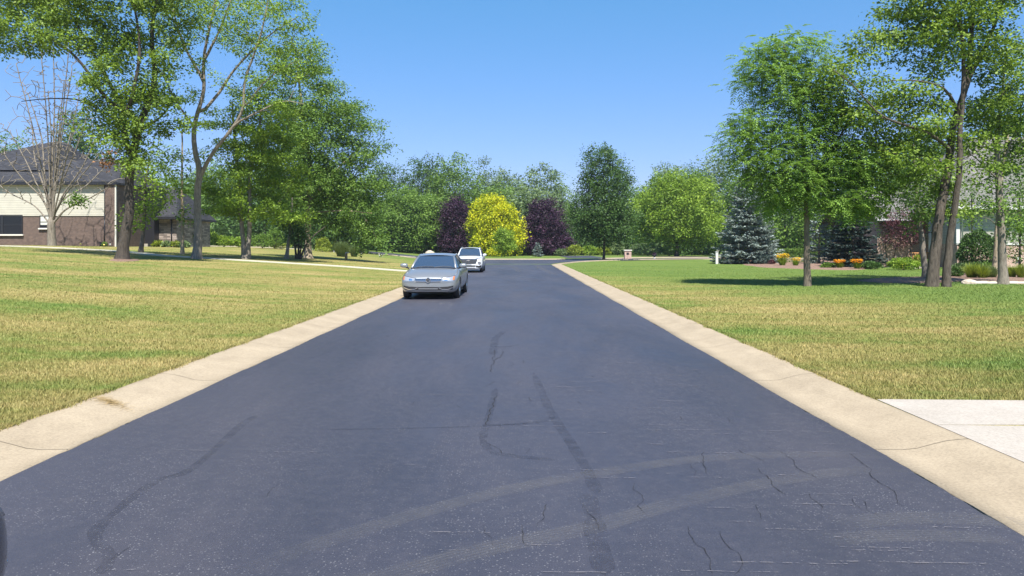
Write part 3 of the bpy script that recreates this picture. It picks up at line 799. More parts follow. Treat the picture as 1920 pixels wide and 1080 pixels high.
T('leaning_sapling', 'slender leaning tree just left of the dark multi-stem shrub', 'tree', b,
  [([(537, 486, 0), (541, 450, 0), (546, 410, 0), (548, 370, 0)], .15, .05)],
  [(540, 385, 30, 24), (556, 400, 22, 22), (535, 410, 22, 14), (560, 420, 24, 12)], 'mid', 'grey', gap=.75, nleaf=90, size=.19, clump=.6)
b = hit(559, 486)
T('shrub_tree', 'dark low multi-stemmed shrub tree at the foot of the large left tree', 'shrub', b,
  [([(556, 487, 0), (553, 460, 0), (548, 430, 0)], .1, .04), ([(559, 487, 0), (560, 455, 0), (558, 425, 0)], .1, .04), ([(562, 487, 0), (572, 462, 0), (590, 440, 0), (610, 425, .5)], .09, .03), ([(560, 487, .2), (565, 460, .3), (568, 430, .2)], .08, .03)],
  [(556, 432, 24, 22), (570, 440, 12, 16)], 'dark', 'dark', gap=.6, nleaf=110, size=.17, clump=.55, shell=.1)
b = hit(578, 484.5)
T('linden_tree', 'large full deep green tree with peeling trunk at the right end of the left row', 'tree', b,
  [([(578, 486, 0), (577, 440, 0), (578, 400, 0), (580, 360, 0), (580, 300, 0), (570, 230, 0), (560, 150, 0)], .32, .08),
   ([(579, 380, 0), (620, 330, -.5), (660, 290, -.5)], .12, .04, 1), ([(580, 330, 0), (560, 260, .5), (530, 200, .6)], .1, .04, 1), ([(580, 400, 0), (640, 395, -1), (700, 400, -1)], .1, .03, 1)],
  [(590, 270, 80, 75), (560, 170, 55, 55), (620, 220, 65, 60), (655, 300, 55, 48), (540, 340, 50, 55), (600, 350, 75, 45), (665, 365, 55, 40), (700, 400, 34, 34), (690, 250, 24, 30), (640, 410, 50, 26), (590, 130, 36, 26), (560, 110, 24, 30), (715, 290, 20, 14), (520, 270, 40, 50), (660, 200, 30, 22), (610, 405, 34, 20), (695, 435, 30, 18)],
  'mid', 'tan', gap=1.25, nleaf=560, size=.18, clump=1.08, shell=.45, flat=.6, keep=.95)
b = W(105, 467, 58); b.z = gz(b.x, 58)
def bare_tree():
    root = empty('bare_tree', b); tag(root, 'nearly leafless multi-stemmed tree standing against the brick and cream siding house', 'tree')
    sk = Skel(); Y = b.y
    main = sk.limb([W(97, 468, Y) - b, W(96, 440, Y) - b, W(97, 412, Y) - b], .32, .27, flare=.25)
    g = random.Random(3)
    tops = [(8, 290), (30, 120), (52, 175), (78, 110), (100, 95), (120, 150), (128, 100), (150, 170), (165, 215), (178, 260), (190, 320), (60, 240), (110, 210), (140, 240), (185, 290), (-20, 330), (20, 250), (205, 350), (90, 170), (135, 128)]
    pts = []
    for i, (tx, ty) in enumerate(tops):
        dy = g.uniform(-2.6, 2.6); e = W(tx, ty, Y + dy) - b; s0 = Vector(sk.p[main[-1 - (i % 2)]])
        m1 = s0.lerp(e, .3) + Vector(((tx - 97) * -.002, -dy * .08, .1 + .3 * g.random())); m2 = s0.lerp(e, .65) + Vector((g.gauss(0, .15), g.gauss(0, .15), .1))
        ids = sk.limb([s0, m1, m2, e], g.uniform(.06, .10), .034, step=.35, par=sk.near(s0), wob=.03)
        for k in ids[3:]:
            for _ in range(3):
                if g.random() < .85:
                    p = Vector(sk.p[k]); d = (e - s0).normalized(); L = g.uniform(.5, 1.9)
                    q = p + (d * .9 + Vector((g.gauss(0, .5), g.gauss(0, .5), g.gauss(.15, .3)))) * L; pts.append(tuple(q))
    sk.grow(np.array(pts), step=.35, tip=.02, zpen=.3, lpen=.02)
    link('trunk', sk.mesh('trunk', BK['grey'], 8), root)
    C = np.array([tuple(W(x, y, Y - 1.0) - b) for x, y in ((143, 374), (148, 376), (150, 371), (138, 377))])
    Q, rn = clump_leaves(C, np.array([.6, .6, .5, .6]), 90, .22)
    link('crown', arr_mesh('crown', Q, 4, FO['mid'], rn), root)
bare_tree()

# --- right side trees
b = hit(1513, 536.5)
T('walnut_tree', 'young walnut with straight slim trunk and drooping feathery leaves, alone on the right lawn', 'tree', b,
  [([(1514, 538, 0), (1513, 490, 0), (1513, 430, 0), (1512, 370, 0), (1508, 300, 0), (1500, 220, 0), (1480, 130, 0), (1470, 85, 0)], .155, .03),
   ([(1512, 360, 0), (1540, 300, -.3), (1580, 250, -.3), (1600, 200, 0)], .06, .02, 1), ([(1510, 330, 0), (1460, 290, 0), (1420, 260, 0)], .06, .02, 1)],
  [(1468, 105, 38, 40), (1432, 150, 42, 46), (1480, 175, 50, 44), (1430, 245, 48, 34), (1400, 285, 34, 28), (1540, 230, 55, 50), (1480, 260, 60, 44), (1560, 300, 62, 44), (1490, 330, 74, 40), (1420, 320, 40, 30), (1600, 340, 34, 34), (1470, 378, 40, 22), (1560, 372, 60, 24), (1535, 150, 34, 40), (1608, 385, 28, 20), (1545, 95, 12, 30)],
  'walnut', 'oak', gap=.66, nleaf=62, pinn=.46, clump=.78, shell=.3, flare=.15, tip=.006)
b = hit(1752, 537.5)
T('elm_tree', 'large rough-barked double-trunk tree in the clump on the right lawn', 'tree', b,
  [([(1747, 540, 0), (1752, 490, 0), (1757, 440, .1), (1766, 380, .1), (1778, 310, .1), (1790, 230, .1), (1812, 160, .1), (1822, 60, .1), (1828, -60, .1), (1835, -180, 0)], .24, .04),
   ([(1775, 540, -.2), (1777, 490, -.2), (1783, 440, -.2), (1792, 380, -.3), (1800, 310, -.4), (1800, 250, -.4), (1806, 180, -.4), (1806, 90, -.4), (1795, -30, -.4), (1800, -140, -.4)], .165, .035),
   ([(1740, 540, .2), (1742, 500, .1), (1756, 450, -.1), (1760, 420, -.2)], .07, .04),
   ([(1792, 290, 0), (1750, 255, -.6), (1700, 235, -1), (1650, 215, -1.2), (1600, 160, -1.4), (1560, 130, -1.5)], .095, .012, 1),
   ([(1800, 215, 0), (1775, 170, -.5), (1740, 155, -.8), (1690, 150, -1), (1640, 155, -1)], .08, .012, 1),
   ([(1808, 160, 0), (1830, 120, .5), (1860, 60, .5), (1890, -20, .6)], .12, .04, 1),
   ([(1805, 60, 0), (1760, 0, 0), (1720, -60, 0)], .1, .03, 1),
   ([(1790, 330, 0), (1760, 300, .6), (1720, 290, 1)], .08, .03, 1)],
  [(1730, 90, 80, 55), (1650, 95, 60, 40), (1600, 120, 60, 36), (1690, 190, 70, 40), (1800, 30, 90, 60), (1860, 90, 60, 50), (1740, 250, 70, 50), (1700, 310, 60, 40), (1880, 10, 60, 60), (1720, 10, 60, 50), (1640, 210, 50, 30),
   (1800, -70, 130, 60), (1700, 365, 46, 28), (1850, 190, 40, 40), (1745, 175, 40, 30), (1840, 300, 34, 34), (1560, 165, 34, 24), (1650, 300, 50, 40, 1), (1640, 360, 40, 30, 1), (1760, 340, 40, 50, 1), (1600, 200, 40, 30), (1900, 150, 40, 60, 1), (1870, 215, 50, 50, 1), (1835, 240, 40, 40, 1), (1900, 260, 46, 46, 2), (1660, 260, 50, 34, 1), (1625, 320, 34, 40, 1.5), (1690, 395, 30, 18, 1), (1600, 250, 40, 34, .5), (1575, 210, 34, 30, .5), (1640, 270, 50, 34), (1620, 180, 40, 30, -.5), (1610, 390, 26, 20, 1.5), (1780, 390, 30, 26, .5)],
  'oak', 'brown', gap=.84, nleaf=340, size=.135, clump=.66, shell=.2, keep=.92, flat=.55, flare=.15, tip=.009)
b = hit(1736, 522)
T('ivy_clad_tree', 'straight pale trunk with a leafy dark skirt, just left of the double-trunk tree', 'tree', b,
  [([(1737, 524, 0), (1733, 490, 0), (1728, 440, 0), (1722, 400, 0), (1718, 340, 0), (1712, 270, 0)], .16, .07)],
  [(1724, 400, 34, 28), (1700, 360, 44, 34), (1735, 345, 34, 40), (1690, 300, 44, 34), (1715, 425, 20, 12)],
  'mid', 'grey', gap=.85, nleaf=260, size=.14, clump=.66, shell=.25)
b = hit(1880, 533)
T('locust_tree', 'slim grey tree with dead side twigs at the right edge of the lawn', 'tree', b,
  [([(1881, 535, 0), (1880, 480, 0), (1877, 420, 0), (1873, 350, 0), (1870, 290, 0)], .17, .12),
   ([(1870, 300, 0), (1862, 260, .2), (1850, 230, .3), (1842, 190, .4)], .06, .02, 1), ([(1870, 295, 0), (1872, 240, 0), (1880, 170, 0), (1885, 100, 0)], .1, .03, 1),
   ([(1872, 330, 0), (1890, 280, -.3), (1910, 230, -.3)], .07, .02, 1), ([(1874, 340, 0), (1845, 310, -.3), (1815, 285, -.4)], .05, .015, 1), ([(1878, 430, 0), (1858, 412, -.4), (1838, 405, -.5)], .03, .01, 1)],
  [(1890, 210, 44, 50), (1850, 170, 40, 44), (1905, 300, 34, 40), (1910, 130, 50, 60), (1900, 390, 30, 50), (1920, 420, 28, 30), (1860, 400, 20, 24), (1940, 250, 44, 80), (1850, 345, 20, 14)],
  'mid', 'grey', gap=.85, nleaf=170, size=.135, clump=.58, shell=.15, keep=.85)
b = hit(1866, 520)
T('grey_tree', 'pale straight trunk partly hidden behind the slim tree at the right edge', 'tree', b,
  [([(1864, 522, 0), (1868, 470, 0), (1872, 400, 0), (1880, 320, 0), (1890, 250, 0)], .15, .07)],
  [(1880, 440, 24, 20), (1895, 330, 40, 40), (1860, 380, 22, 28)], 'dark', 'tan', gap=.8, nleaf=90, size=.15, clump=.62)

# --- middle distance
def dense(name, label, x, by, Y, top, hw, fo, bk='dark', shape=None, gap=1.3, nleaf=120, size=.3, clump=1.15, trunk_r=.2, group=None, cat='tree', low=0, wr=.6, up=.5, flat=.8):
    b = W(x, by, Y); b.z = gz(b.x, Y) 
    sc = Y / F; zt = CAMZ - (top - HY) * sc - b.z; yb = HY + (CAMZ - b.z) / sc
    H = yb - top; gap *= 1.3; clump *= 1.25; nleaf = int(nleaf * 2.1)
    shape = shape or [(0, .55, 1.0, .45), (0, .78, .66, .24), (-.35, .45, .6, .3), (.4, .42, .6, .3)]
    blobs = [(x + dx * hw, yb - cz * H, rx * hw, rz_ * H) for dx, cz, rx, rz_ in shape]
    return tree(name, label, cat, b, [([(x, yb, 0), (x + hw * .03, yb - H * .3, 0), (x, yb - H * .8, 0)], trunk_r, .04)], blobs, fo, bk, gap=gap, nleaf=nleaf, size=size, clump=clump, shell=.6, wr=wr, up=up, flat=flat, flare=.2, tip=.012, group=group)
dome = [(0, .52, 1.0, .48), (0, .3, .92, .28), (-.1, .72, .72, .26), (.12, .7, .7, .25)]
dense('purple_maple', 'narrow dark purple maple between the green dome tree and the yellow tree', 853, 474, 124, 371, 27, 'purple', shape=[(0, .5, 1, .5), (0, .25, 1.0, .24), (0, .78, .8, .22)], gap=.85, size=.26, clump=.8)
dense('purple_maple', 'broad round dark purple maple right of the yellow tree', 1023, 474, 122, 379, 40, 'purple', shape=[(0, .5, .98, .48), (.1, .25, 1.08, .25), (-.05, .75, .78, .25)], gap=.9, size=.26, clump=.85)
dense('golden_tree', 'brilliant yellow dense round tree in front of the woods', 930, 472, 118, 372, 44, 'yellow', shape=[(0, .5, 1, .48), (.12, .3, 1.0, .3), (-.25, .7, .72, .3), (.25, .66, .7, .26)], gap=.85, size=.3, clump=.85, up=.3)
dense('green_sapling', 'small green tree standing in front of the yellow tree', 945, 478, 108, 424, 22, 'lime', shape=[(0, .55, .8, .42), (.2, .4, .9, .2), (-.3, .38, .6, .16)], gap=.7, size=.2, clump=.6, trunk_r=.08)
dense('maple_tree', 'broad rounded dark green tree left of the narrow purple maple', 785, 470, 128, 360, 58, 'mid', shape=dome, gap=1.15, nleaf=150, size=.33, clump=1.05)
dense('pear_tree', 'tall oval dark green tree with a clear trunk beside the far kerb', 1132, 487, 84, 271, 56, 'dark', shape=[(0, .62, .78, .36), (-.1, .42, 1.0, .22), (.05, .34, 1.05, .17), (0, .84, .5, .15), (.1, .7, .72, .2), (-.5, .27, .42, .10), (.45, .28, .5, .12)], gap=.85, nleaf=110, size=.22, clump=.8, trunk_r=.17, bk='dark')
dense('maple_tree', 'wide light yellow-green maple spreading over the right of the lawn beyond the mailbox', 1268, 480, 110, 322, 82, 'lime', shape=[(0, .52, .95, .34), (-.1, .7, .62, .26), (.25, .74, .6, .24), (.45, .4, .55, .26), (-.55, .42, .42, .24), (0, .34, .9, .16), (.35, .9, .3, .08)], gap=1.15, nleaf=120, size=.3, clump=1.0, trunk_r=.35)
FARG = None
rows = [ # x, base y, Y, top, half width, leaves, label
 (725, 470, 150, 300, 40, 'dark', 'dim green tree at the left end of the far tree wall'),
 (690, 470, 128, 372, 46, 'mid', 'bushy green tree right behind the ornamental grass clump'),
 (745, 466, 140, 345, 40, 'mid', 'medium tree above the left of the green dome tree'),
 (800, 470, 152, 288, 44, 'dark', 'tall tree forming the highest hump left of centre in the woods'),
 (860, 470, 146, 291, 52, 'mid', 'big full tree directly above the narrow purple maple'),
 (916, 470, 170, 296, 22, 'pale', 'thin pale poplar poking above the woods behind the yellow tree'),
 (948, 470, 165, 318, 34, 'pale', 'hazy olive tree right of the thin pale poplar'),
 (930, 470, 145, 343, 60, 'mid', 'wide green tree directly behind and above the yellow tree'),
 (1018, 470, 150, 311, 46, 'pale', 'rounded light grey-green tree above the broad purple maple'),
 (1052, 470, 160, 318, 18, 'mid', 'narrow tree squeezed beside the rounded tree left of the tall oval one'),
 (1000, 470, 140, 352, 50, 'pale', 'lower soft green tree peering over the left of the broad purple maple'),
 (1080, 470, 142, 380, 40, 'mid', 'green tree filling the gap behind the tall oval tree'),
 (1188, 470, 150, 348, 40, 'mid', 'low tree just right of the tall oval tree in the woods'),
 (1222, 470, 165, 330, 30, 'dark', 'dusky tree rising left of the light maple'),
 (1262, 470, 160, 304, 40, 'pale', 'sparse pale tree rising behind the light maple'),
 (1300, 470, 168, 300, 28, 'dark', 'dark crown tip directly behind the light maple'),
 (1350, 470, 140, 286, 46, 'pale', 'pale green tree behind the left edge of the blue spruce'),
 (1400, 470, 120, 330, 60, 'mid', 'green tree behind the blue spruce'),
 (1470, 470, 110, 320, 60, 'mid', 'green tree behind the clipped hedge'),
 (1560, 470, 115, 290, 70, 'dark', 'large dark tree behind the lone walnut'),
 (1650, 470, 105, 270, 60, 'mid', 'green tree rising behind the pink brick house wall'),
 (1745, 470, 112, 240, 70, 'dark', 'large tree behind the roof of the grey-roofed house'),
 (1900, 470, 118, 200, 80, 'mid', 'large tree beyond the right end of the grey roof'),
 (20, 458, 130, 252, 60, 'mid', 'green tree behind the left slope of the dark roof'),
 (-60, 458, 120, 260, 70, 'dark', 'tree at the far left edge behind the dark-roofed house'),
 (150, 458, 125, 212, 46, 'dark', 'tall dusky evergreen rising behind the ridge of the dark roof'),
 (205, 458, 118, 290, 46, 'dark', 'low tree behind the right end of the dark roof'),
 (320, 458, 110, 330, 52, 'mid', 'tree behind the stone garage wing'),
 (400, 458, 150, 300, 60, 'mid', 'tree behind the distant taupe-roofed house'),
 (500, 458, 140, 280, 70, 'dark', 'large dark tree right behind the distant house'),
 (600, 462, 120, 300, 70, 'dark', 'deep green tree behind the large left row tree'),
 (495, 464, 96, 372, 40, 'dark', 'low-branched dark tree in the gap right of the twin-stemmed maple'),
 (630, 466, 96, 360, 46, 'dark', 'low-branched dark tree behind the trunk of the large left row tree'),
 (675, 467, 98, 385, 40, 'mid', 'spreading low tree above the fountain grass'),
 (555, 464, 98, 380, 36, 'dark', 'low-branched shady tree behind the dark multi-stem shrub'),
 (650, 466, 112, 350, 40, 'mid', 'leafy tree just left of the far green dome tree'),
]
for x, by, Y, top, hw, fo, lab in rows:
    H = 1
    jit = random.uniform(-.1, .1)
    sh = [(0, .5, 1.0, .42), (-.3 + jit, .72, .6, .24), (.32 + jit, .68, .55, .24), (jit, .85, .42, .15), (-.5, .3, .6, .3), (.5, .3, .6, .3), (0, .2, .9, .2)]
    dense('woodland_tree', lab, x, by, Y, top, hw, fo, shape=sh, gap=1.7, nleaf=95, size=.42, clump=1.45, trunk_r=.3, group='trees of the woods behind the street and houses')
dense('understory_tree', 'leafy low tree hiding the siding and brick at the right picture edge', 1912, 506, 46, 335, 30, 'mid', gap=.6, nleaf=70, size=.14, clump=.5, trunk_r=.08)
dense('understory_tree', 'young leafy tree between the double trunk and the big round dark shrub', 1822, 500, 49, 330, 26, 'mid', shape=[(0, .72, .9, .25), (-.3, .55, .7, .12), (.4, .62, .6, .14)], gap=.6, nleaf=60, size=.14, clump=.5, trunk_r=.07)
# undergrowth and the far edge of the woods, one uncountable mass
def woods():
    pts = []
    for _ in range(2200):
        x = rng.uniform(-900, 2600); Y = rng.uniform(150, 185); X = (x - 960) / F * Y
        pts.append((X, Y, gz(X, Y) + rng.uniform(.2, 1) ** 1.4 * (9 if 640 < x < 1400 else 12)))
    for _ in range(1500):
        x = rng.uniform(-300, 2300); Y = rng.uniform(132, 150); X = (x - 960) / F * Y
        pts.append((X, Y, gz(X, Y) + rng.uniform(.1, 5)))
    for _ in range(900):
        x = rng.uniform(640, 1420); Y = rng.uniform(126, 146); X = (x - 960) / F * Y
        pts.append((X, Y, gz(X, Y) + rng.uniform(.1, 3.2)))
    C = np.array(pts); Q, rn = clump_leaves(C, rng.uniform(1.5, 2.6, len(C)), 75, .55, .8, .4)
    tag(link('undergrowth', arr_mesh('undergrowth', Q, 4, FO['dark'], rn)), 'dark green undergrowth and far woods filling in behind the trees', 'woods', kind='stuff')
woods()

# --- spruces
def spruce(name, label, x, by, Y, H, Rb, fo, bk='tan', bare=.0, tiers=None, dens=1.0, sz=.16):
    b = W(x, by, Y); b.z = gz(b.x, Y); root = empty(name, b); tag(root, label, 'tree')
    sk = Skel(); sk.limb([Vector((0, 0, -.1)), Vector((0, 0, H * .5)), Vector((0, 0, H))], .016 * H + .03, .01, flare=.2)
    Ps = []; Ax = []; Nr = []; Sz = []; g = rng; tiers = tiers or int(H / .32)
    for k in range(tiers):
        t = (k + .3) / tiers; z = H * (.03 + .96 * t); L0 = Rb * (1 - t) ** .85 + .06; nb = max(5, int((7 + L0 * 3.5) * dens))
        for j in range(nb):
            a = 2 * math.pi * (j + g.random()) / nb + k; L = L0 * g.uniform(.55, 1.18); dr = Vector((math.cos(a), math.sin(a), 0))
            droop = .05 + .28 * (1 - t); p0 = Vector((0, 0, z + g.uniform(-.5, .5) * H / tiers * 1.6)); pts = []
            for q in range(6):
                s = q / 5; pts.append(p0 + dr * L * s + Vector((0, 0, -L * droop * s + L * .22 * s * s)))
            if L > .5:
                par = sk.near(p0); ids = sk.limb([pts[0], pts[3], pts[5]], .012 + .008 * L, .006, step=.5, par=par, wob=0)
            m = int(L * 58 * dens / (sz / .16)) + 8; s = np.sqrt(g.uniform(bare ** 2, 1, m)) if t < .5 else np.sqrt(g.uniform(0, 1, m))
            base = np.array([pts[0]])[0][None, :] + np.array(dr)[None, :] * (L * s)[:, None]; base[:, 2] += -L * droop * s + L * .22 * s * s
            sd_ = np.array([-dr.y, dr.x, 0]); sg = g.choice([-1, 1], m); wd = g.uniform(0, .34, m) * L * (1.1 - s) + .03
            base += sd_[None, :] * (sg * wd)[:, None]; base[:, 2] += -wd * .35 + g.normal(0, .035, m)
            ax = np.array(dr)[None, :] * .9 + sd_[None, :] * (sg * .8)[:, None] + g.normal(0, .22, (m, 3)) + np.array([0, 0, -.1])
            Ps.append(base); Ax.append(unit(ax)); nn = g.normal(0, .45, (m, 3)) + np.array([0, 0, 1]); Nr.append(nn); Sz.append(sz * g.uniform(.7, 1.5, m))
    P = np.concatenate(Ps); A = np.concatenate(Ax); N_ = np.concatenate(Nr); N_ = unit(N_ - A * np.sum(N_ * A, 1, keepdims=True)); S = np.concatenate(Sz)
    # leader
    Q = leaf_quads(P, S, A, N_, .46, .05)
    link('trunk', sk.mesh('trunk', BK[bk]), root); link('crown', arr_mesh('crown', Q, 4, FO[fo], g.random(len(Q))), root); return root
spruce('blue_spruce', 'large silvery blue spruce with drooping bare lower branches left of the hedge', 1402, 490, 71, 9.6, 3.2, 'blue', bare=.25, dens=1.2, sz=.2)
spruce('blue_spruce', 'tiny blue spruce on the far grass in front of the purple maple', 1008, 480, 110, 2.05, .85, 'blue', dens=1.5, sz=.16)
spruce('blue_spruce', 'slim sparse blue spruce with visible trunk right of the hedge', 1536, 494, 66, 5.8, 1.25, 'blue', dens=.8, sz=.2, bare=.2)
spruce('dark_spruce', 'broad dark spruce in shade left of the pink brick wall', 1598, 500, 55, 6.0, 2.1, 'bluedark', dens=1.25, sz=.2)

# --- shrubs and garden plants
def bush(name, label, x, by, Y, w_px, h_px, fo, cat='shrub', size=.1, n=2600, box=False, depth=None, group=None, lump=.25, stems=True):
    b = W(x, by, Y); b.z = gz(b.x, Y); sc = Y / F; rx = w_px / 2 * sc; h = h_px * sc; ry = depth or rx * .9; g = rng
    root = empty(name, b); tag(root, label, cat, group)
    if box:
        P = g.uniform(-1, 1, (n, 3)); k = g.integers(0, 3, n); s = g.choice([-1, 1], n); P[np.arange(n), k] = s * g.uniform(.88, 1.02, n); P *= (rx, ry, h / 2); P[:, 2] += h / 2; D = unit(P - (0, 0, h / 2))
    else:
        D = unit(g.normal(0, 1, (n, 3))); D[:, 2] = np.abs(D[:, 2]) * np.where(g.random(n) < .8, 1, -.35)
        r = g.uniform(.6, 1, n) ** .5 * (1 + lump * np.sin(D[:, 0] * 5 + x) * np.cos(D[:, 1] * 4 + D[:, 2] * 5)); P = D * r[:, None] * (rx, ry, h * .62); P[:, 2] += h * .36
    P[:, 2] = np.maximum(P[:, 2], .02)
    ax = unit(D + g.normal(0, .6, (n, 3))); nr = D + g.normal(0, .5, (n, 3)) + (0, 0, .4); nr = unit(nr - ax * np.sum(nr * ax, 1, keepdims=True))
    Q = leaf_quads(P, size * g.uniform(.6, 1.4, n), ax, nr, .6)
    sk = MB()
    for q in range(6 if stems else 0):
        a = q * 1.05; sk.tube([(0, 0, -.05), (math.cos(a) * rx * .25, math.sin(a) * ry * .25, h * .35), (math.cos(a) * rx * .5, math.sin(a) * ry * .5, h * .7)], [.02, .014, .006], BK['dark'], 5)
    if stems: sk.build('stem', root)
    link('foliage', arr_mesh('foliage', Q, 4, FO[fo], g.random(n)), root); return root
def tuft(name, label, x, by, Y, w_px, h_px, fo, cat='plant', n=320, width=.012, group=None, flowers=None, nf=40, droop=.5, depth=None):
    """arching strap leaves, with blooms on stalks when flowers is given"""
    b = W(x, by, Y); b.z = gz(b.x, Y); sc = Y / F; rx = w_px / 2 * sc; h = h_px * sc; ry = depth or min(rx, 1.0); g = rng
    root = empty(name, b); tag(root, label, cat, group)
    a = g.uniform(0, 2 * np.pi, n); r = np.sqrt(g.random(n)); P = np.stack([np.cos(a) * r * rx * .3, np.sin(a) * r * ry * .3, np.zeros(n)], 1)
    a2 = a + g.normal(0, .6, n); d = np.stack([np.cos(a2), np.sin(a2), np.zeros(n)], 1); H = h * g.uniform(.55, 1.05, n); out = g.uniform(.15, 1.0, n) * rx * .8; H = H * (1.05 - .45 * r * r)
    s = np.stack([-d[:, 1], d[:, 0], np.zeros(n)], 1) * width * g.uniform(.7, 1.3, n)[:, None]
    def pt(t): return P + d * (out * t ** 1.6)[:, None] * 1.0 + np.array([0, 0, 1.0]) * (H * (t * (1 + droop * .6) - droop * .6 * t ** 2.6))[:, None]
    p0, p1, p2, p3 = pt(0.), pt(.4), pt(.75), pt(1.)
    Q = np.concatenate([np.stack([p0 - s, p0 + s, p1 + s, p1 - s], 1), np.stack([p1 - s, p1 + s, p2 + s * .7, p2 - s * .7], 1), np.stack([p2 - s * .7, p2 + s * .7, p3 + s * .12, p3 - s * .12], 1)])
    link('foliage', arr_mesh('foliage', Q, 4, FO[fo], np.tile(g.random(n), 3)), root)
    if flowers:
        Q = []; 
        a = g.uniform(0, 2 * np.pi, nf); r = np.sqrt(g.random(nf)); c = np.stack([np.cos(a) * r * rx * .85, np.sin(a) * r * ry * .85, h * g.uniform(.72, 1.12, nf)], 1)
        for k in range(6):
            t = k * np.pi / 3; ax = unit(np.stack([np.full(nf, math.cos(t)), np.full(nf, math.sin(t)), np.full(nf, .55)], 1) + g.normal(0, .2, (nf, 3))); nr = np.tile([0, 0, 1.], (nf, 1)); nr = unit(nr - ax * np.sum(nr * ax, 1, keepdims=True))
            Q.append(leaf_quads(c, np.full(nf, .11) * g.uniform(.8, 1.2, nf), ax, nr, .5))
        link('blossom', arr_mesh('blossom', np.concatenate(Q), 4, FO[flowers], g.random(nf * 6)), root)
    return root
# left yard
tuft('ornamental_grass', 'big rounded fountain of fine green grass beside the wooden marker post', 640, 474.5, 74, 50, 30, 'tallgrass', n=2600, width=.006, droop=.9, depth=1.2)
tuft('ornamental_grass', 'smaller fountain grass clump at the right of the big one', 664, 474.5, 78, 34, 22, 'tallgrass', n=1300, width=.006, droop=.9, depth=.9)
bush('rounded_shrub', 'small layered weeping shrub with tan tips left of the fountain grass', 606, 462, 92, 28, 26, 'chart', size=.13, n=2000)
bush('rounded_shrub', 'low green mound shrub tucked behind the fountain grass', 628, 466, 96, 26, 22, 'lime', size=.13, n=1500)
bush('clipped_shrub', 'low yellow-green clipped mound right of the twin-stemmed maple', 528, 468, 88, 34, 10, 'chart', size=.1, n=1200)
bush('clipped_shrub', 'low yellow-green clipped mound behind the large left tree', 605, 469, 90, 30, 8, 'chart', size=.1, n=1000)
for i, (x, w_, h_, lab) in enumerate(((385, 44, 30, 'leafy bright perennial mass right of the big ash trunk'), (420, 44, 20, 'leafy perennials between the ash and the twin-stemmed maple'), (448, 34, 18, 'leafy perennials just left of the twin-stemmed maple'), (492, 42, 26, 'green shrub mass right of the twin-stemmed maple'), (515, 30, 40, 'tall dark shrub before the distant brick wall'))):
    bush('perennial_clump', lab, x, 466, 82 + i, w_, h_, 'lime' if i < 3 else 'mid', 'plant', size=.16, n=1700)
bush('dark_shrub', 'tall dark climbing shrub beside the stone garage corner', 352, 462, 76, 26, 60, 'dark', size=.16, n=3000)
for i, (x, lab) in enumerate(((296, 'hosta clump at the left end of the stone wall'), (313, 'hosta clump in front of the middle of the stone wall'), (330, 'hosta clump beneath the garage downspout'), (345, 'hosta clump right of the stone corner'))):
    bush('hosta', lab, x, 463, 70.5, 17, 9, 'pale' if i % 2 else 'chart', 'plant', size=.24, n=240, stems=False, group='hostas along the stone wall')
bush('meter_shrub', 'tiny green plant at the foot of the black downspout on the brick wall', 196, 461, 65.3, 9, 8, 'mid', 'plant', size=.1, n=240)
# far middle
bush('flowering_shrub', 'low bright yellow shrub beside the white car at the road end', 922, 477, 112, 22, 14, 'yellow', size=.14, n=900)
for i, (x, w_, h_) in enumerate(((1052, 26, 12), (1078, 34, 20), (1106, 34, 18), (1132, 30, 15), (1158, 26, 26), (1215, 60, 24), (1255, 40, 20))):
    bush('hedgerow_shrub', ['small pale shrub at the left start of the far shrub row', 'plump olive shrub second in the far shrub row', 'plump olive shrub third in the far shrub row', 'low shrub behind the trunk of the tall oval tree', 'taller light shrub right of the tall oval tree trunk', 'wide brownish green shrub behind the black ornament', 'light round shrub left of the light maple trunk'][i], x, 474, 119, w_, h_, ['pale', 'chart', 'lime', 'chart', 'pale', 'pale', 'lime'][i], size=.22, n=1500, group='shrubs along the far lawn edge')
# right yard
bush('clipped_hedge', 'long flat-topped clipped hedge left of the walnut trunk', 1492, 489, 72, 72, 26, 'mid', 'hedge', size=.09, n=6500, box=True, depth=.7)
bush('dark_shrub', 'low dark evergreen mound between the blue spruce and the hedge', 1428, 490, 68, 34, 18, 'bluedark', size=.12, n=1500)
bush('red_shrub', 'small red-leaved plant beside the low evergreen mound', 1447, 489, 66.5, 10, 9, 'red', 'plant', size=.1, n=320)
tuft('daylily', 'wide clump of yellow daylilies left of the walnut trunk', 1467, 499, 60, 30, 20, 'lime', 'flowers', n=420, flowers='bloom_y', nf=70)
tuft('daylily', 'lower yellow daylilies close to the left of the walnut trunk', 1492, 500, 59, 24, 14, 'lime', 'flowers', n=300, flowers='bloom_y', nf=34)
tuft('daylily', 'orange daylily clump midway between walnut trunk and dark spruce', 1574, 496, 52.3, 24, 14, 'lime', 'flowers', n=330, flowers='bloom_o', nf=80)
tuft('daylily', 'orange daylily clump at the foot of the dark spruce', 1607, 502, 50.3, 24, 16, 'lime', 'flowers', n=330, flowers='bloom_o', nf=60)
bush('dark_shrub', 'dark spotted ground shrub right of the orange daylilies', 1634, 500, 50.5, 34, 13, 'dark', size=.13, n=1100)
bush('low_shrub', 'low green leafy shrub between two daylily clumps', 1552, 494, 53, 22, 9, 'mid', size=.13, n=600)
b = W(1697, 482, 55); b.z = gz(b.x, 55)
T('japanese_maple', 'small maroon Japanese maple in front of the pink brick wall', 'tree', b,
  [([(1709, 488, 0), (1708, 465, 0), (1705, 440, 0), (1698, 425, 0)], .1, .04)],
  [(1690, 420, 30, 22), (1705, 410, 30, 20), (1680, 445, 20, 20), (1716, 440, 18, 20), (1700, 450, 20, 12)], 'red', 'dark', gap=.5, nleaf=70, size=.12, clump=.42, shell=.3)
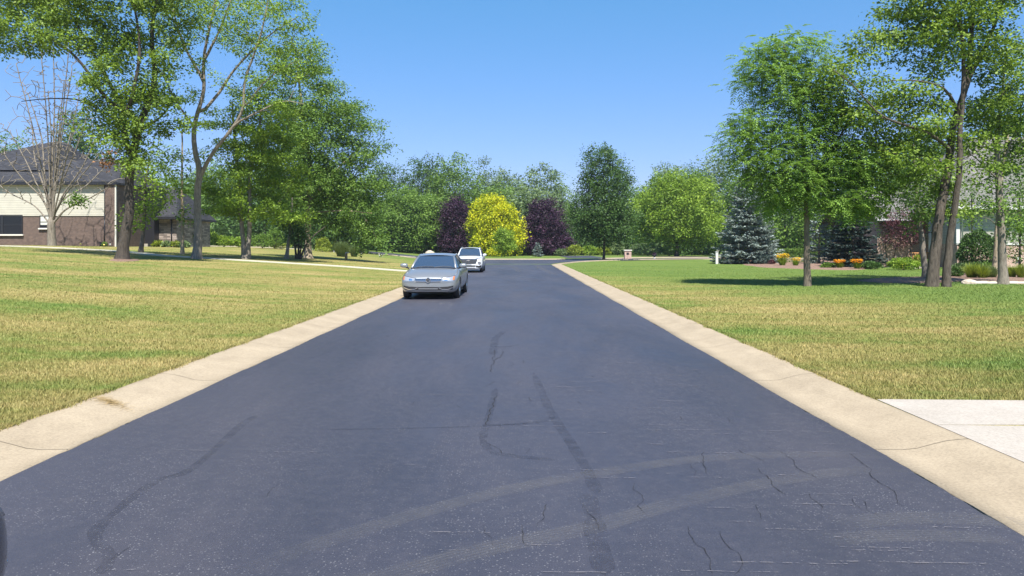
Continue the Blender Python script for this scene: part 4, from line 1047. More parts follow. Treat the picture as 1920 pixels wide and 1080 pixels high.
b = W(1662, 488, 56); b.z = 0
T('wispy_tree', 'thin crooked small tree before the left end of the pink brick wall', 'tree', b,
  [([(1668, 490, 0), (1660, 460, 0), (1668, 430, 0)], .05, .02), ([(1668, 490, 0), (1680, 465, 0), (1678, 440, 0)], .045, .02)],
  [(1662, 440, 16, 20), (1676, 450, 12, 18), (1655, 465, 14, 12)], 'dark', 'dark', gap=.5, nleaf=26, size=.12, clump=.42)
bush('golden_shrub', 'bright yellow-gold mound in front of the Japanese maple', 1690, 480, 50.5, 26, 16, 'yellow', size=.1, n=900)
bush('green_mound', 'spreading vivid green ground shrub below the gold mound', 1694, 492, 48.5, 52, 22, 'lime', size=.11, n=2200)
bush('chartreuse_shrub', 'upright chartreuse shrub beside the pale skirted trunk', 1722, 480, 50, 20, 26, 'chart', size=.1, n=900)
bush('cone_shrub', 'small dark pointed shrub between gold and chartreuse shrubs', 1709, 478, 49.8, 12, 18, 'dark', size=.09, n=500)
bush('low_shrub', 'green shrub half behind the double trunk', 1746, 500, 46, 18, 22, 'mid', size=.12, n=700)
bush('dark_shrub', 'big round dark shrub against the grey siding of the right house', 1834, 497, 47, 70, 76, 'dark', size=.13, n=7500, lump=.1)
bush('hosta', 'variegated hosta bed plant right of the double trunk', 1803, 505, 41.5, 34, 16, 'pale', 'plant', size=.2, n=420, stems=False)
bush('low_shrub', 'round dark green shrub behind the variegated hosta', 1832, 500, 43.5, 34, 18, 'dark', size=.12, n=1000)
bush('low_shrub', 'leafy dark green shrub near the right edge trunks', 1856, 503, 43, 30, 18, 'mid', size=.13, n=900)
tuft('tall_plant', 'upright pale leafy stem plant above the yellow-green grasses', 1845, 516, 38, 22, 26, 'pale', n=90, width=.03)
bush('low_shrub', 'small shrub at the right foot of the double trunk', 1790, 521, 36, 26, 18, 'dark', size=.1, n=800)
for i, (x, by, w_, h_, fo, lab) in enumerate(((1822, 528, 26, 24, 'chart', 'yellow-green grass clump, leftmost by the stone edging'), (1842, 529, 24, 22, 'chart', 'yellow-green grass clump just right of the leftmost one'), (1860, 528, 22, 20, 'tallgrass', 'tan fading grass clump left of the right edge trunks'), (1897, 527, 20, 20, 'chart', 'yellow-green grass clump right of the slim edge trunk'), (1914, 528, 16, 22, 'chart', 'yellow-green grass clump cut by the right picture edge'))):
    tuft('grass_clump', lab, x, by, CAMZ * F / (by - HY), w_ * 1.7, h_ * 1.3, fo, n=800, width=.007, group='grass clumps along the right garden edge')
# mulch beds
def patch_bed(name, pts, m, z=.04, hump=.06):
    mb = MB(); c = Vector((sum(p[0] for p in pts) / len(pts), sum(p[1] for p in pts) / len(pts), 0)); P = smooth_path(pts + [pts[0]], 6)[:-1]; G = []
    for s in (1.0, .92, .7, .4, .02):
        G.append([(c.x + (p.x - c.x) * s, c.y + (p.y - c.y) * s, gz(c.x + (p.x - c.x) * s, c.y + (p.y - c.y) * s) + (-.03 if s == 1 else z + hump * (1 - s) + random.uniform(-.01, .01))) for p in P + [P[0]]])
    mb.grid(G, m); return tag(mb.build(name, smooth=True), kind='structure')
def gp(x, y): p = hit(x, y); return (p.x, p.y)
patch_bed('mulch_bed', [gp(1385, 495), gp(1420, 501), gp(1480, 504), gp(1540, 506), gp(1600, 507), gp(1650, 503), gp(1670, 496), gp(1650, 488), gp(1560, 486), gp(1450, 486), gp(1400, 488)], M['mulch'])
patch_bed('mulch_bed', [gp(1600, 527), gp(1660, 531), gp(1740, 531), gp(1800, 528), (13.9 * 1.6, 34.6), gp(1790, 518), gp(1700, 521), gp(1640, 523)], M['mulch'])
patch_bed('mulch_bed', [gp(1800, 530), gp(1870, 532), gp(1960, 532), gp(1980, 512), gp(1900, 508), gp(1800, 510), gp(1780, 517)], M['mulch'])
patch_bed('mulch_bed', [gp(202, 489), gp(229, 491), gp(262, 489), gp(250, 486), gp(215, 486)], M['mulch'], .03, .02)

def rock(name, label, p, sx, sy, sz, m=None, group=None, seed=0):
    g = random.Random(seed); bm = bmesh.new(); bmesh.ops.create_icosphere(bm, subdivisions=3, radius=1)
    for v in bm.verts:
        n = 1 + .12 * math.sin(v.co.x * 3 + seed) * math.cos(v.co.y * 3.3 + seed * 2) + g.uniform(-.03, .03)
        v.co = Vector((v.co.x * sx, v.co.y * sy, max(-.4, v.co.z) * sz)) * n
    me = bpy.data.meshes.new(name); bm.to_mesh(me); bm.free(); me.materials.append(m or M['rock'])
    o = link(name, me); o.location = p; tag(o, label, 'rock', group); return o
xs = [1692, 1701, 1709, 1717, 1725, 1733]
labs = ['flat stone at the left end of the low garden wall', 'flat stone second along the low garden wall', 'flat stone third along the low garden wall', 'flat stone fourth along the low garden wall', 'flat stone beside the pale skirted trunk', 'last stone of the low wall touching the trunk clump']
for i, x in enumerate(xs): rock('garden_stone', labs[i], W(x, 497 + i * .8, 52) * 1.0 + Vector((0, 0, .12 - W(x, 497 + i * .8, 52).z)), .26, .2, .14, None, 'stones of the low garden wall', i)
labs = ['pale edging stone at the left start of the border', 'long pale edging slab left of the slim edge trunk', 'pale edging slab hidden by the grass clumps', 'pale edging slab right of the slim edge trunk', 'edging slab at the right picture edge']
for i, (x, l) in enumerate(((1818, .34), (1842, .5), (1862, .42), (1896, .45), (1922, .5))):
    p = hit(x, 532.5); p.z += .03; rock('edging_stone', labs[i], p, l, .16, .08 if i else .16, M['path'] if i else None, 'edging stones along the right border', i + 10)
p = W(806, 471, 118); p.z = gz(p.x, 118) + .25; rock('boulder', 'tan boulder at the wood edge above the silver car roof', p, .85, .5, .55, None, None, 5)

# ================================================================== HOUSES
def roof_gable(mb, x0, x1, ye, ze, yr, zr, m, back=None, th=.18, fascia=None):
    """ridge along x; front eave at ye, ridge at yr; back eave mirrored"""
    yb = back if back else 2 * yr - ye
    for (ya, za) in ((ye, ze), (yb, ze)):
        mb.prism([(x0, ya, za), (x1, ya, za), (x1, yr, zr), (x0, yr, zr)], (0, 0, -th), m)
def hip(mb, x0, x1, ye, ze, yr, zr, yb, xr, m, th=.18):
    for q in ([(x0, ye, ze), (x1, ye, ze), (xr, yr, zr), (x0, yr, zr)], [(x1, ye, ze), (x1, yb, ze), (xr, yr, zr)], [(x1, yb, ze), (x0, yb, ze), (x0, yr, zr), (xr, yr, zr)]): mb.prism(q, (0, 0, -th), m)
def window(parent, name, x0, x1, z0, z1, y, frame='trim_black', sill=True, mull=1, rail=True, blind=0, muntin=0):
    mb = MB(); f = M[frame]; t_ = .07
    mb.box(x0, x1, y - .03, y + .06, z1 - t_, z1, f); mb.box(x0, x1, y - .03, y + .06, z0, z0 + t_, f)
    mb.box(x0, x0 + t_, y - .03, y + .06, z0 + t_, z1 - t_, f); mb.box(x1 - t_, x1, y - .03, y + .06, z0 + t_, z1 - t_, f)
    for k in range(mull):
        xm = x0 + (x1 - x0) * (k + 1) / (mull + 1); mb.box(xm - .1, xm + .1, y - .035, y + .06, z0 + t_, z1 - t_, f)
    if rail:
        zm = z0 + (z1 - z0) * .48; mb.box(x0 + t_, x1 - t_, y - .02, y + .05, zm - .03, zm + .03, f)
    o = mb.build(name, parent)
    g = MB(); g.box(x0 + t_ * .5, x1 - t_ * .5, y + .0, y + .03, z0 + t_ * .5, z1 - t_ * .5, M['glass']); g.build('pane', o)
    if blind:
        g = MB(); g.box(x0 + t_, x1 - t_, y - .008, y - .002, z0 + (z1 - z0) * (1 - blind), z1 - t_, M['blind']); g.build('blind', o)
    if muntin:
        g = MB()
        for k in range(1, muntin): xm = x0 + (x1 - x0) * k / muntin; g.box(xm - .03, xm + .03, y - .02, y, z0 + t_, z1 - t_, f)
        zm = (z0 + z1) / 2; g.box(x0 + t_, x1 - t_, y - .022, y, zm - .03, zm + .03, f); g.build('muntin', o)
    if sill:
        g = MB(); g.box(x0 - .08, x1 + .08, y - .12, y + .05, z0 - .12, z0, M['stone_sill']); g.build('sill', o)
    return o
def house_left():
    o = Vector((-40, 66, 1.5)); root = empty('brick_house', o); tag(root, 'dark brown brick house with cream siding upstairs and charcoal roof, left edge', 'house')
    k = 66 / F
    def X(x): return (x - 960) * k + 40
    def Z(y): return CAMZ - (y - HY) * k - 1.5
    xr, xp = X(201), X(219)
    mb = MB(); mb.box(X(-140), xr, 0, 7.5, -.4, Z(405), M['brick_dark']); mb.build('brick_wall', root)
    mb = MB(); mb.box(X(-140), xr - .02, -.06, 7.5, Z(405) + .003, Z(343), M['siding_cream']); mb.build('siding', root)
    mb = MB(); mb.box(xr + .003, xp, -.35, 7.5, -.4, Z(345), M['brick_dark']); mb.build('brick_pier', root)
    mb = MB(); mb.box(xp + .003, xp + .09, -.36, -.2, -.4, Z(345), M['stone_sill']); mb.build('corner_trim', root)
    # receding right side wall, in black siding, two storeys
    mb = MB(); mb.box(xp + .003, xp + .9, 5.0, 7.5, -.4, Z(350), M['trim_black']); mb.build('side_wall', root)
    # main roof with black fascia
    rf = MB(); hip(rf, X(-160), X(224), -.38, Z(343), 4.5, 8.35, 9.4, X(224) - 1.9, M['roof_dark']); r = rf.build('roof', root)
    f = MB(); f.box(X(-160), X(224), -.50, -.382, Z(347), Z(341) - .01, M['trim_black']); f.box(X(-160), xp - .1, -.38, -.1, Z(347), Z(347) + .06, M['trim_black']); f.build('fascia', r)
    # taller hipped roof behind
    h = MB(); b0, b1 = -14.0, -2.4; zb, zt = 7.1, 10.6; yf, yb = 1.8, 15; rx0, rx1 = -6.4, -4.95; ry = 8.4
    A_, B_, C_, D_ = (b0, yf, zb), (b1, yf, zb), (b1, yb, zb), (b0, yb, zb); R0, R1 = (rx0, ry, zt), (rx1, ry, zt)
    for q in ((A_, B_, R1, R0), (B_, C_, R1), (C_, D_, R0, R1), (D_, A_, R0)): h.poly(q, M['roof_dark'])
    h.box(b0 + .5, b1 - .5, yf + .6, yb - .6, 4.5, zb, M['siding_cream']); h.build('upper_roof', root)
    window(root, 'window', X(-34), X(43), Z(441) + .08, Z(403), -.05, mull=1)
    window(root, 'window', X(75), X(96), Z(428) + .02, Z(404), -.05, mull=0, blind=.75)
    d = MB(); d.tube([(X(201) - .12, -.2, Z(405) + .2), (X(201) - .12, -.2, -.1)], .06, M['trim_black']); d.tube([(X(201) - .12, -.2, Z(345)), (X(201) - .12, -.2, Z(405) + .2)], .045, M['trim_black']); d.build('downspout', root, True)
    d = MB(); d.box(X(189), X(191), -.25, -.05, 0, .5, M['trim_black']); d.box(X(191), X(195), -.3, -.02, .18, .42, M['trim_black']); d.build('gas_meter', root, bevel=.02)
    d = MB(); d.box(X(209), X(212), -.42, -.36, .2, .36, M['trim_white']); d.build('outlet', root)
    # right wing : porch, white column, stone garage
    k2 = 72 / F; dy = 6.0
    def X2(x): return (x - 960) * k2 + 40
    def Z2(y): return CAMZ - (y - HY) * k2 - 1.5
    mb = MB(); mb.box(X2(279), X2(331), dy, dy + 8, -.4, Z2(411), M['stone']); mb.build('stone_wall', root)
    mb = MB(); mb.box(X2(215), X2(279) - .003, dy + 1.8, dy + 2.1, -.4, Z2(408), M['stone']); mb.build('porch_back_wall', root)
    mb = MB(); mb.box(X2(240), X2(247), dy + 1.6, dy + 1.79, .1, Z2(412), M['trim_white']); mb.box(X2(247), X2(253), dy + 1.6, dy + 1.79, .1, .6, M['trim_white']); mb.build('door', root)
    mb = MB(); mb.box(X2(226), X2(287), dy - 1.1, dy + 1.8, -.3, Z2(457), M['drive']); mb.build('porch_slab', root)
    mb = MB(); cx = X2(260); zt = Z2(411); z0 = Z2(440); mb.tube([(cx, dy - .6, z0), (cx, dy - .6, (z0 + zt) / 2), (cx, dy - .6, zt)], [.2, .185, .16], M['trim_white'], 16)
    mb.box(cx - .24, cx + .24, dy - .84, dy - .36, zt - .12, zt, M['trim_white']); mb.box(cx - .26, cx + .26, dy - .86, dy - .34, z0, z0 + .1, M['trim_white']); c = mb.build('column', root, False)
    mb = MB(); mb.box(cx - .3, cx + .3, dy - .9, dy - .3, -.3, z0 - .003, M['stone']); mb.build('plinth', c)
    rf = MB(); hip(rf, X2(222), X2(336), dy - .7, Z2(408), dy + 4.2, Z2(352) + .4, dy + 9.1, X2(336) - 2.0, M['roof_dark']); r = rf.build('wing_roof', root)
    f = MB(); f.box(X2(222), X2(336), dy - .82, dy - .703, Z2(411.5), Z2(407), M['trim_black']); f.box(X2(222), X2(333), dy - .7, dy - .02, Z2(411), Z2(411) + .04, M['trim_black']); f.build('fascia', r)
    d = MB(); d.tube([(X2(322), dy - .08, Z2(411)), (X2(322), dy - .08, -.1)], .06, M['trim_black']); d.build('downspout', root, True)
house_left()
for x, y, yy, lab in ((151, 464.5, 60, 'small yellow ball-shaped lamp on the grass, left of the pair by the brick house'), (195, 468, 58, 'small yellow ball-shaped lamp on the grass nearest the downspout')):
    p = W(x, y, yy); p.z = gz(p.x, yy)
    mb = MB(); mb.tube([(0, 0, -.05), (0, 0, .12)], .012, M['trim_black'], 6); mb.tube([(0, 0, .12), (0, 0, .15), (0, 0, .2), (0, 0, .23)], [.03, .07, .07, .02], mat('yellow_globe', (.75, .62, .15), .4), 10)
    o = mb.build('garden_light', smooth=True); o.location = p; tag(o, lab, 'garden light')

def house_far():
    Y = 112; k = Y / F; x0 = (365 - 960) * k; z0 = gz(x0, Y); root = empty('distant_house', (x0, Y, z0)); tag(root, 'distant red brick house with taupe roof and white dormer behind the left tree row', 'house')
    def X(x): return (x - 960) * k - x0
    def Z(y): return CAMZ - (y - HY) * k - z0
    mb = MB(); mb.box(X(352), X(500), 0, 9, -.4, Z(421), M['brick_red']); mb.build('wall', root)
    mb = MB(); roof_gable(mb, X(345), X(506), -.7, Z(421), 5, Z(378), M['roof_pink']); r = mb.build('roof', root)
    f = MB(); f.box(X(345), X(506), -.85, -.703, Z(423), Z(420), M['roof_pink']); f.build('gutter', r)
    mb = MB(); mb.box(X(386), X(428), -.2, 4, Z(418), Z(392), M['siding_grey']); mb.prism([(X(382), -.45, Z(392)), (X(432), -.45, Z(392)), (X(407), -.45, Z(378))], (0, 4.5, 0), M['roof_pink']); d = mb.build('dormer', root)
    window(d, 'window', X(393), X(411), Z(414), Z(401), -.25, 'trim_white', sill=False, mull=0, rail=False, muntin=3)
    for a, b_ in ((398, 430), (436, 468)):
        g = MB(); g.box(X(a), X(b_), -.12, -.003, Z(462), Z(441), M['siding_grey']); g.box(X(a) - .3, X(b_) + .3, -.16, -.003, Z(441) + .003, Z(437), M['roof_pink']); g.build('garage_door', root)
    house_far()

def house_right():
    Y = 52; k = Y / F; o = Vector((31.3, 52, 0)); root = empty('garden_house', o); tag(root, 'grey-roofed house of pink brick and beige siding behind the right lawn trees', 'house')
    def X(x): return (x - 960) * k - o.x
    def Z(y): return CAMZ - (y - HY) * k
    xl = 0.0
    mb = MB(); mb.box(xl, 22, 0, 12, -.3, Z(457), M['brick_pink']); mb.build('wing_brick', root)
    mb = MB(); mb.box(xl, 22, .03, 12, Z(457) + .003, Z(388), M['siding_grey']); mb.build('wing_siding', root)
    mb = MB(); mb.box(xl - .06, 22, -.05, .025, Z(459), Z(456), M['trim_white']); mb.box(xl - .1, xl + .16, -.07, .0, Z(456) + .003, Z(388), M['trim_white']); mb.build('trim_board', root)
    # roof of the wing (hipped)
    b0, b1, yf, yb = xl - .6, 22.6, -.75, 13; zb = Z(388); zt = 10.2
    h = MB(); A_, B_, C_, D_ = (b0, yf, zb), (b1, yf, zb), (b1, yb, zb), (b0, yb, zb); R0, R1 = (b0 + 5.2, 6.1, zt), (b1 - 5, 6.1, zt)
    for q in ((A_, B_, R1, R0), (B_, C_, R1), (C_, D_, R0, R1), (D_, A_, R0)): h.poly(q, M['roof_grey'])
    r = h.build('roof', root)
    f = MB(); f.box(b0, b1, yf - .12, yf - .003, zb - .22, zb + .02, M['trim_white']); f.box(b0, b1, yf, .0, zb - .2, zb - .14, M['trim_white']); f.box(b0 - .12, b0 - .003, yf - .12, yb, zb - .22, zb + .02, M['trim_white']); f.build('gutter', r)
    d = MB(); d.tube([(xl + .25, -.62, zb - .15), (xl + .25, -.62, zb - .35), (xl + .28, -.14, zb - .7), (xl + .28, -.14, .1)], .05, M['trim_white']); d.build('downspout', root, True)
    d = MB(); d.tube([(xl + 1.1, -.7, zb + .5), (xl + 1.1, -.7, zb - .0)], .08, M['trim_white']); d.build('vent_pipe', r, True)
    d = MB(); d.box(xl + .62, xl + .74, -.12, -.003, .4, .62, M['trim_white']); d.tube([(xl + .68, -.09, .5), (xl + .68, -.09, 2.6)], .03, M['trim_white']); d.build('utility_pipe', root)
    # back block, pink brick
    k2 = 56 / F
    def X2(x): return (x - 960) * k2 - o.x
    def Z2(y): return CAMZ - (y - HY) * k2
    mb = MB(); mb.box(X2(1645), -.003, 4, 8, -.3, Z2(413), M['brick_pink']); mb.build('brick_wall', root)
    mb = MB(); roof_gable(mb, X2(1636), .8, 3.4, Z2(412), 9, Z2(350), M['roof_grey']); r2 = mb.build('back_roof', root)
    f = MB(); f.box(X2(1636), -.61, 3.28, 3.397, Z2(414), Z2(411), M['trim_white']); f.build('gutter', r2)
    for i, x in enumerate((1733, 1748)):
        c = MB(); c.tube([(X2(x), 3.2, 0), (X2(x), 3.2, Z2(414))], .13, M['trim_white'], 12); c.build('porch_column', root, True)
    c = MB()
    for i in range(9): c.box(X2(1694) + i * .17, X2(1694) + i * .17 + .06, 3.0, 3.05, .35, 1.1, M['cedar'])
    c.box(X2(1694) - .05, X2(1694) + 1.55, 2.98, 3.07, 1.1, 1.18, M['cedar']); c.box(X2(1694) - .05, X2(1694) + 1.55, 2.98, 3.07, .28, .345, M['cedar']); c.build('porch_railing', root)
    d = MB(); d.box(X(1905), X(1911), -.14, -.003, Z(487), Z(482), M['trim_white']); d.build('wall_tap', root)
house_right()

# ================================================================== SMALL THINGS
def brick_mailbox():
    b = W(1177, 484.5, 93); b.z = gz(b.x, 93); root = empty('brick_mailbox', b); tag(root, 'squat brick mailbox pillar with a pale stone cap on the far right lawn', 'mailbox')
    mb = MB(); mb.box(-.42, .42, -.3, .3, -.1, 1.0, M['brick_pink']); mb.build('pillar', root)
    mb = MB(); mb.box(-.5, .5, -.38, .38, 1.003, 1.12, M['stone_sill']); mb.build('cap', root, bevel=.02)
    mb = MB(); mb.box(-.2, .1, -.33, -.303, .52, .78, M['trim_black']); mb.build('door', root, bevel=.01)
brick_mailbox()
def lawn_ornament():
    b = W(1227, 483, 95); b.z = gz(b.x, 95); mb = MB()
    root = empty('planter', b); tag(root, 'small black planter urn on a white base, alone on the far lawn', 'planter')
    mb.tube([(0, 0, -.03), (0, 0, .1), (0, 0, .12)], [.16, .14, .1], M['trim_white'], 12); mb.build('base', root, True)
    mb = MB(); mb.tube([(0, 0, .12), (0, 0, .2), (0, 0, .34), (0, 0, .44), (0, 0, .46)], [.06, .12, .26, .29, .22], M['trim_black'], 14); mb.build('urn', root, True)
    P = rng.normal(0, .1, (160, 3)) + (0, 0, .52); ax = unit(rng.normal(0, 1, (160, 3)) + (0, 0, .8)); nr = unit(np.cross(ax, rng.normal(0, 1, (160, 3))))
    link('foliage', arr_mesh('foliage', leaf_quads(P, np.full(160, .14), ax, nr), 4, FO['purple'], rng.random(160)), root)
lawn_ornament()
def white_post():
    b = hit(1344, 495); root = empty('utility_post', b); tag(root, 'slender white utility marker post with side arm before the blue spruce', 'post')
    mb = MB(); mb.box(-.12, .12, -.1, .1, -.1, 1.12, M['trim_white']); mb.build('post', root, bevel=.015)
    mb = MB(); mb.box(-.15, .15, -.13, .13, 1.123, 1.18, M['trim_white']); mb.build('cap', root, bevel=.01)
    mb = MB(); mb.tube([(.0, 0, 1.18), (0, 0, 1.28), (.25, 0, 1.3)], .02, M['siding_grey'], 6); mb.build('arm', root)
white_post()
def wooden_post():
    b = hit(649, 487); root = empty('marker_post', b); tag(root, 'short wooden marker post with pale top standing before the fountain grass', 'post')
    mb = MB(); mb.box(-.1, .1, -.08, .08, -.1, .52, M['wood']); mb.build('post', root, bevel=.01)
    mb = MB(); mb.box(-.06, .2, -.1, .1, .523, .62, M['trim_white']); mb.build('lamp_head', root, bevel=.02)
wooden_post()
WH = ['small white stake near the fountain grass, leftmost of the far row', 'small white stake right of the fountain grass', 'small white stake, left one of the close pair on the far lawn', 'small white stake, right one of the close pair on the far lawn']
for (x, y), l in zip(((626, 473), (677, 478), (711, 478.5), (716, 478.5)), WH):
    p = W(x, y, 90); p.z = gz(p.x, 90); mb = MB(); mb.tube([(0, 0, -.05), (0, 0, .22), (0, 0, .26)], [.035, .045, .01], M['trim_white'], 6); o = mb.build('garden_stake'); o.location = p; tag(o, l, 'stake', 'white stakes on the far left lawn')
def dry_clippings():
    c = road_pt(200, 765); n = 900; a = rng.uniform(0, 2 * np.pi, n); r = np.abs(rng.normal(0, .5, n))
    X = c[0] + .02 + np.cos(a) * r * .34; Y = c[1] + np.sin(a) * r * .16 - (X - c[0]) * .35
    u = X - YAW * Y; Z = np.interp(UL - u, [p[0] for p in PROFILE[1:]], [p[1] for p in PROFILE[1:]]) + rng.uniform(.004, .012, n)
    d = rng.uniform(0, np.pi, n) * .5 - .3; L = rng.uniform(.02, .06, n); w_ = .0022; dx = np.stack([np.cos(d) * L, np.sin(d) * L, rng.uniform(-.004, .006, n)], 1); dn = np.stack([-np.sin(d) * w_, np.cos(d) * w_, np.zeros(n)], 1)
    P = np.stack([X, Y, Z], 1); tag(link('grass_clippings', arr_mesh('grass_clippings', np.stack([P - dn, P + dn, P + dx], 1), 3, mat('straw', (.42, .30, .13), .9))), 'dry straw grass clippings scattered on the left kerb', 'grass clippings', kind='stuff')
dry_clippings()

# ================================================================== CARS
def paint(name, c, metal, rough=.32, coat=.7):
    m = mat(name, c, rough, metal, .5, coat); t = NT(m); n = t.noise(t.pos(obj=True), 350, 1); t.l.new(t.gray(n, 0, 1, rough - .05, rough + .08), t.b.inputs['Roughness']); return m
PAINT = {'silver': paint('silver_paint', (.27, .285, .295), .5, .33, .7), 'white': paint('white_paint', (.72, .74, .77), .0, .3, .8), 'black': paint('black_paint', (.012, .014, .018), .2, .15, 1)}
CG = mat('car_glass', (.028, .05, .085), .08, 0, .9, .3); BLK = mat('black_plastic', (.02, .02, .022), .55); RUB = mat('tyre_rubber', (.022, .022, .024), .8)
CHR = mat('chrome', (.75, .76, .78), .16, 1); ALU = mat('alloy', (.45, .46, .48), .3, .9); LAMP = mat('lamp_glass', (.50, .52, .55), .18, .55, .6, .8); AMB = mat('amber_lens', (.50, .15, .04), .25); RED = mat('red_lens', (.35, .01, .01), .2)
SKID = mat('silver_plastic', (.5, .51, .52), .4, .5); DRL = mat('dark_lamp', (.05, .055, .065), .15, 0, .8, 1); SEATM = mat('interior', (.05, .05, .055), .8)
def car(name, label, loc, rz, sp, pm, sc=1.0):
    root = empty(name, loc, rz); tag(root, label, 'car'); root.scale = (sc, sc, sc); P_ = PAINT[pm]
    mb = MB(); G = []
    for (y, wb, wm, ws, zb, zs, zt) in sp['st']:
        half = [(0, zb), (wb * .5, zb), (wb * .9, zb), (wb, zb + .05), (wm * .99, zb + (zs - zb) * .28), (wm, zb + (zs - zb) * .55), (wm * .985, zs - (zs - zb) * .16), (ws + (wm - ws) * .45, zs - .015), (ws, zs + (zt - zs) * .3), (ws * .72, zt - (zt - zs) * .22), (ws * .35, zt - .004), (0, zt)]
        G.append([(x, y, z) for x, z in half] + [(-x, y, z) for x, z in reversed(half[1:-1])] + [(0, y, zb)])
    mb.grid(G, P_)
    mb.poly([G[0][i] for i in range(len(G[0]) - 1)], P_); mb.poly([G[-1][i] for i in reversed(range(len(G[-1]) - 1))], P_)
    body = mb.build('body', root, True)
    bm = bmesh.new(); bm.from_mesh(body.data); bmesh.ops.remove_doubles(bm, verts=bm.verts, dist=.0005); bmesh.ops.recalc_face_normals(bm, faces=bm.faces); bm.to_mesh(body.data); bm.free()
    s = body.modifiers.new('s', 'SUBSURF'); s.levels = 2; s.render_levels = 2
    # wheel arches cut out of the body
    cm = MB(); R_ = sp['wr']
    for y in sp['wy']:
        for sx in (-1, 1):
            cm.tube([(sx * (sp['hw'] - .34), y, R_), (sx * (sp['hw'] + .3), y, R_)], R_ * 1.13, BLK, 28)
    cut = cm.build('cutter'); bo = body.modifiers.new('b', 'BOOLEAN'); bo.operation = 'DIFFERENCE'; bo.object = cut; bo.solver = 'EXACT'; cut.matrix_world = root.matrix_basis.copy() if False else Matrix.Identity(4)
    rl, rr, rs = root.location.copy(), root.rotation_euler.copy(), root.scale.copy(); root.location = (0, 0, 0); root.rotation_euler = (0, 0, 0); root.scale = (1, 1, 1)
    bpy.context.view_layer.update(); dg = bpy.context.evaluated_depsgraph_get(); me = bpy.data.meshes.new_from_object(body.evaluated_get(dg), depsgraph=dg)
    body.modifiers.clear(); body.data = me; bpy.data.objects.remove(cut)
    bvh = BVHTree.FromPolygons([v.co.copy() for v in me.vertices], [tuple(p.vertices) for p in me.polygons])
    root.location = rl; root.rotation_euler = rr; root.scale = rs
    def proj(x, z, off, face):
        if face == 'f': h = bvh.ray_cast(Vector((x, -3, z)), Vector((0, 1, 0)))
        elif face == 'b': h = bvh.ray_cast(Vector((x, 9, z)), Vector((0, -1, 0)))
        if h[0] is None: return None
        q = h[0].copy(); q.y += -off if face == 'f' else off; return q
    def patch(nm, top, bot, m, off=.008, parent=root, nx=14, nz=3, face='f', add=None):
        """top and bot are (x, z) polylines of equal x order, projected on the bodywork"""
        def interp(pl, t):
            f = t * (len(pl) - 1); i = min(int(f), len(pl) - 2); f -= i; return (pl[i][0] * (1 - f) + pl[i + 1][0] * f, pl[i][1] * (1 - f) + pl[i + 1][1] * f)
        GG = []; last = None
        for j in range(nz + 1):
            row = []
            for i in range(nx + 1):
                a = interp(top, i / nx); b = interp(bot, i / nx); x = a[0] + (b[0] - a[0]) * j / nz; z = a[1] + (b[1] - a[1]) * j / nz
                q = proj(x, z, off, face) or (Vector((x, last.y, z)) if last else Vector((x, 0, z))); last = q; row.append(q)
            GG.append(row)
        pb = add or MB(); dd = Vector((0, .03 if face == 'f' else -.03, 0))
        pb.grid(GG, m); rim = GG[0] + [r[-1] for r in GG[1:]] + list(reversed(GG[-1]))[1:] + [r[0] for r in reversed(GG[1:-1])] + [GG[0][0]]
        pb.grid([rim, [q + dd for q in rim]], m)
        return pb if add is not None else pb.build(nm, parent, True)
    sp['details'](root, patch, proj, P_)
    # glasshouse
    g = sp['gh']; wbse, wtop = g['w0'], g['w1']
    def panel(y0, z0, y1, z1, w0, w1, bulge, m, nm, inset=.0, n=10):
        GG = []
        for j in range(6):
            t = j / 5; row = []
            for i in range(n + 1):
                s_ = -1 + 2 * i / n; w_ = (w0 + (w1 - w0) * t) * (1 - inset); y = y0 + (y1 - y0) * t + bulge * (s_ * s_) * (1 if y1 > y0 else -1); z = z0 + (z1 - z0) * t + .03 * math.sin(math.pi * t)
                row.append((s_ * w_, y, z))
            GG.append(row)
        b_ = MB(); b_.grid(GG, m); return b_.build(nm, root, True), GG
    wsn, W1 = panel(g['y0'], g['z0'], g['y1'], g['z1'], wbse, wtop, .13, CG, 'windscreen', .035)
    rw, W2 = panel(g['y3'], g['z3'], g['y2'], g['z2'], g['w3'], g['w2'], .10, CG, 'rear_window', .035)
    # side windows
    for sx in (-1, 1):
        GG = []
        for j in range(5):
            t = j / 4; row = []
            for i in range(15):
                u = i / 14; yb_ = g['y0'] + .16 + (g['y3'] - g['y0'] - .3) * u; yt_ = g['y1'] + .14 + (g['y2'] - g['y1'] - .26) * u
                wb_ = wbse + (g['wm'] - wbse) * math.sin(math.pi * min(1, u * 1.0)) ** .6; wt_ = wtop + (g['wmt'] - wtop) * math.sin(math.pi * u) ** .6
                zt_ = (g['z1'] - .03) * (1 - u) + (g['z2'] - .03) * u + .035 * math.sin(math.pi * u); zb_ = g['z0'] * (1 - u) + g['z3'] * u - .01
                row.append((sx * (wb_ + (wt_ - wb_) * t), yb_ + (yt_ - yb_) * t, zb_ + (zt_ - zb_) * t))
            GG.append(row)
        b_ = MB(); b_.grid(GG, CG); b_.build('side_window', root, True)
        b_ = MB(); top = [Vector(p) for p in GG[-1]]; b_.tube([q + Vector((0, 0, .01)) for q in top], .028, P_, 6)
        a = Vector(W1[0][-1 if sx > 0 else 0]); c = Vector(W1[-1][-1 if sx > 0 else 0]); b_.tube([a + Vector((sx * .02, -.05, -.06)), a.lerp(c, .5) + Vector((sx * .02, 0, .02)), c + Vector((sx * .02, .02, .01))], [.04, .036, .036], P_, 8)
        a = Vector(W2[0][-1 if sx > 0 else 0]); c = Vector(W2[-1][-1 if sx > 0 else 0]); b_.tube([a + Vector((sx * .03, .02, -.05)), a.lerp(c, .5) + Vector((sx * .03, -.06, .02)), c + Vector((sx * .03, -.02, .0))], [.07, .06, .045], P_, 8)
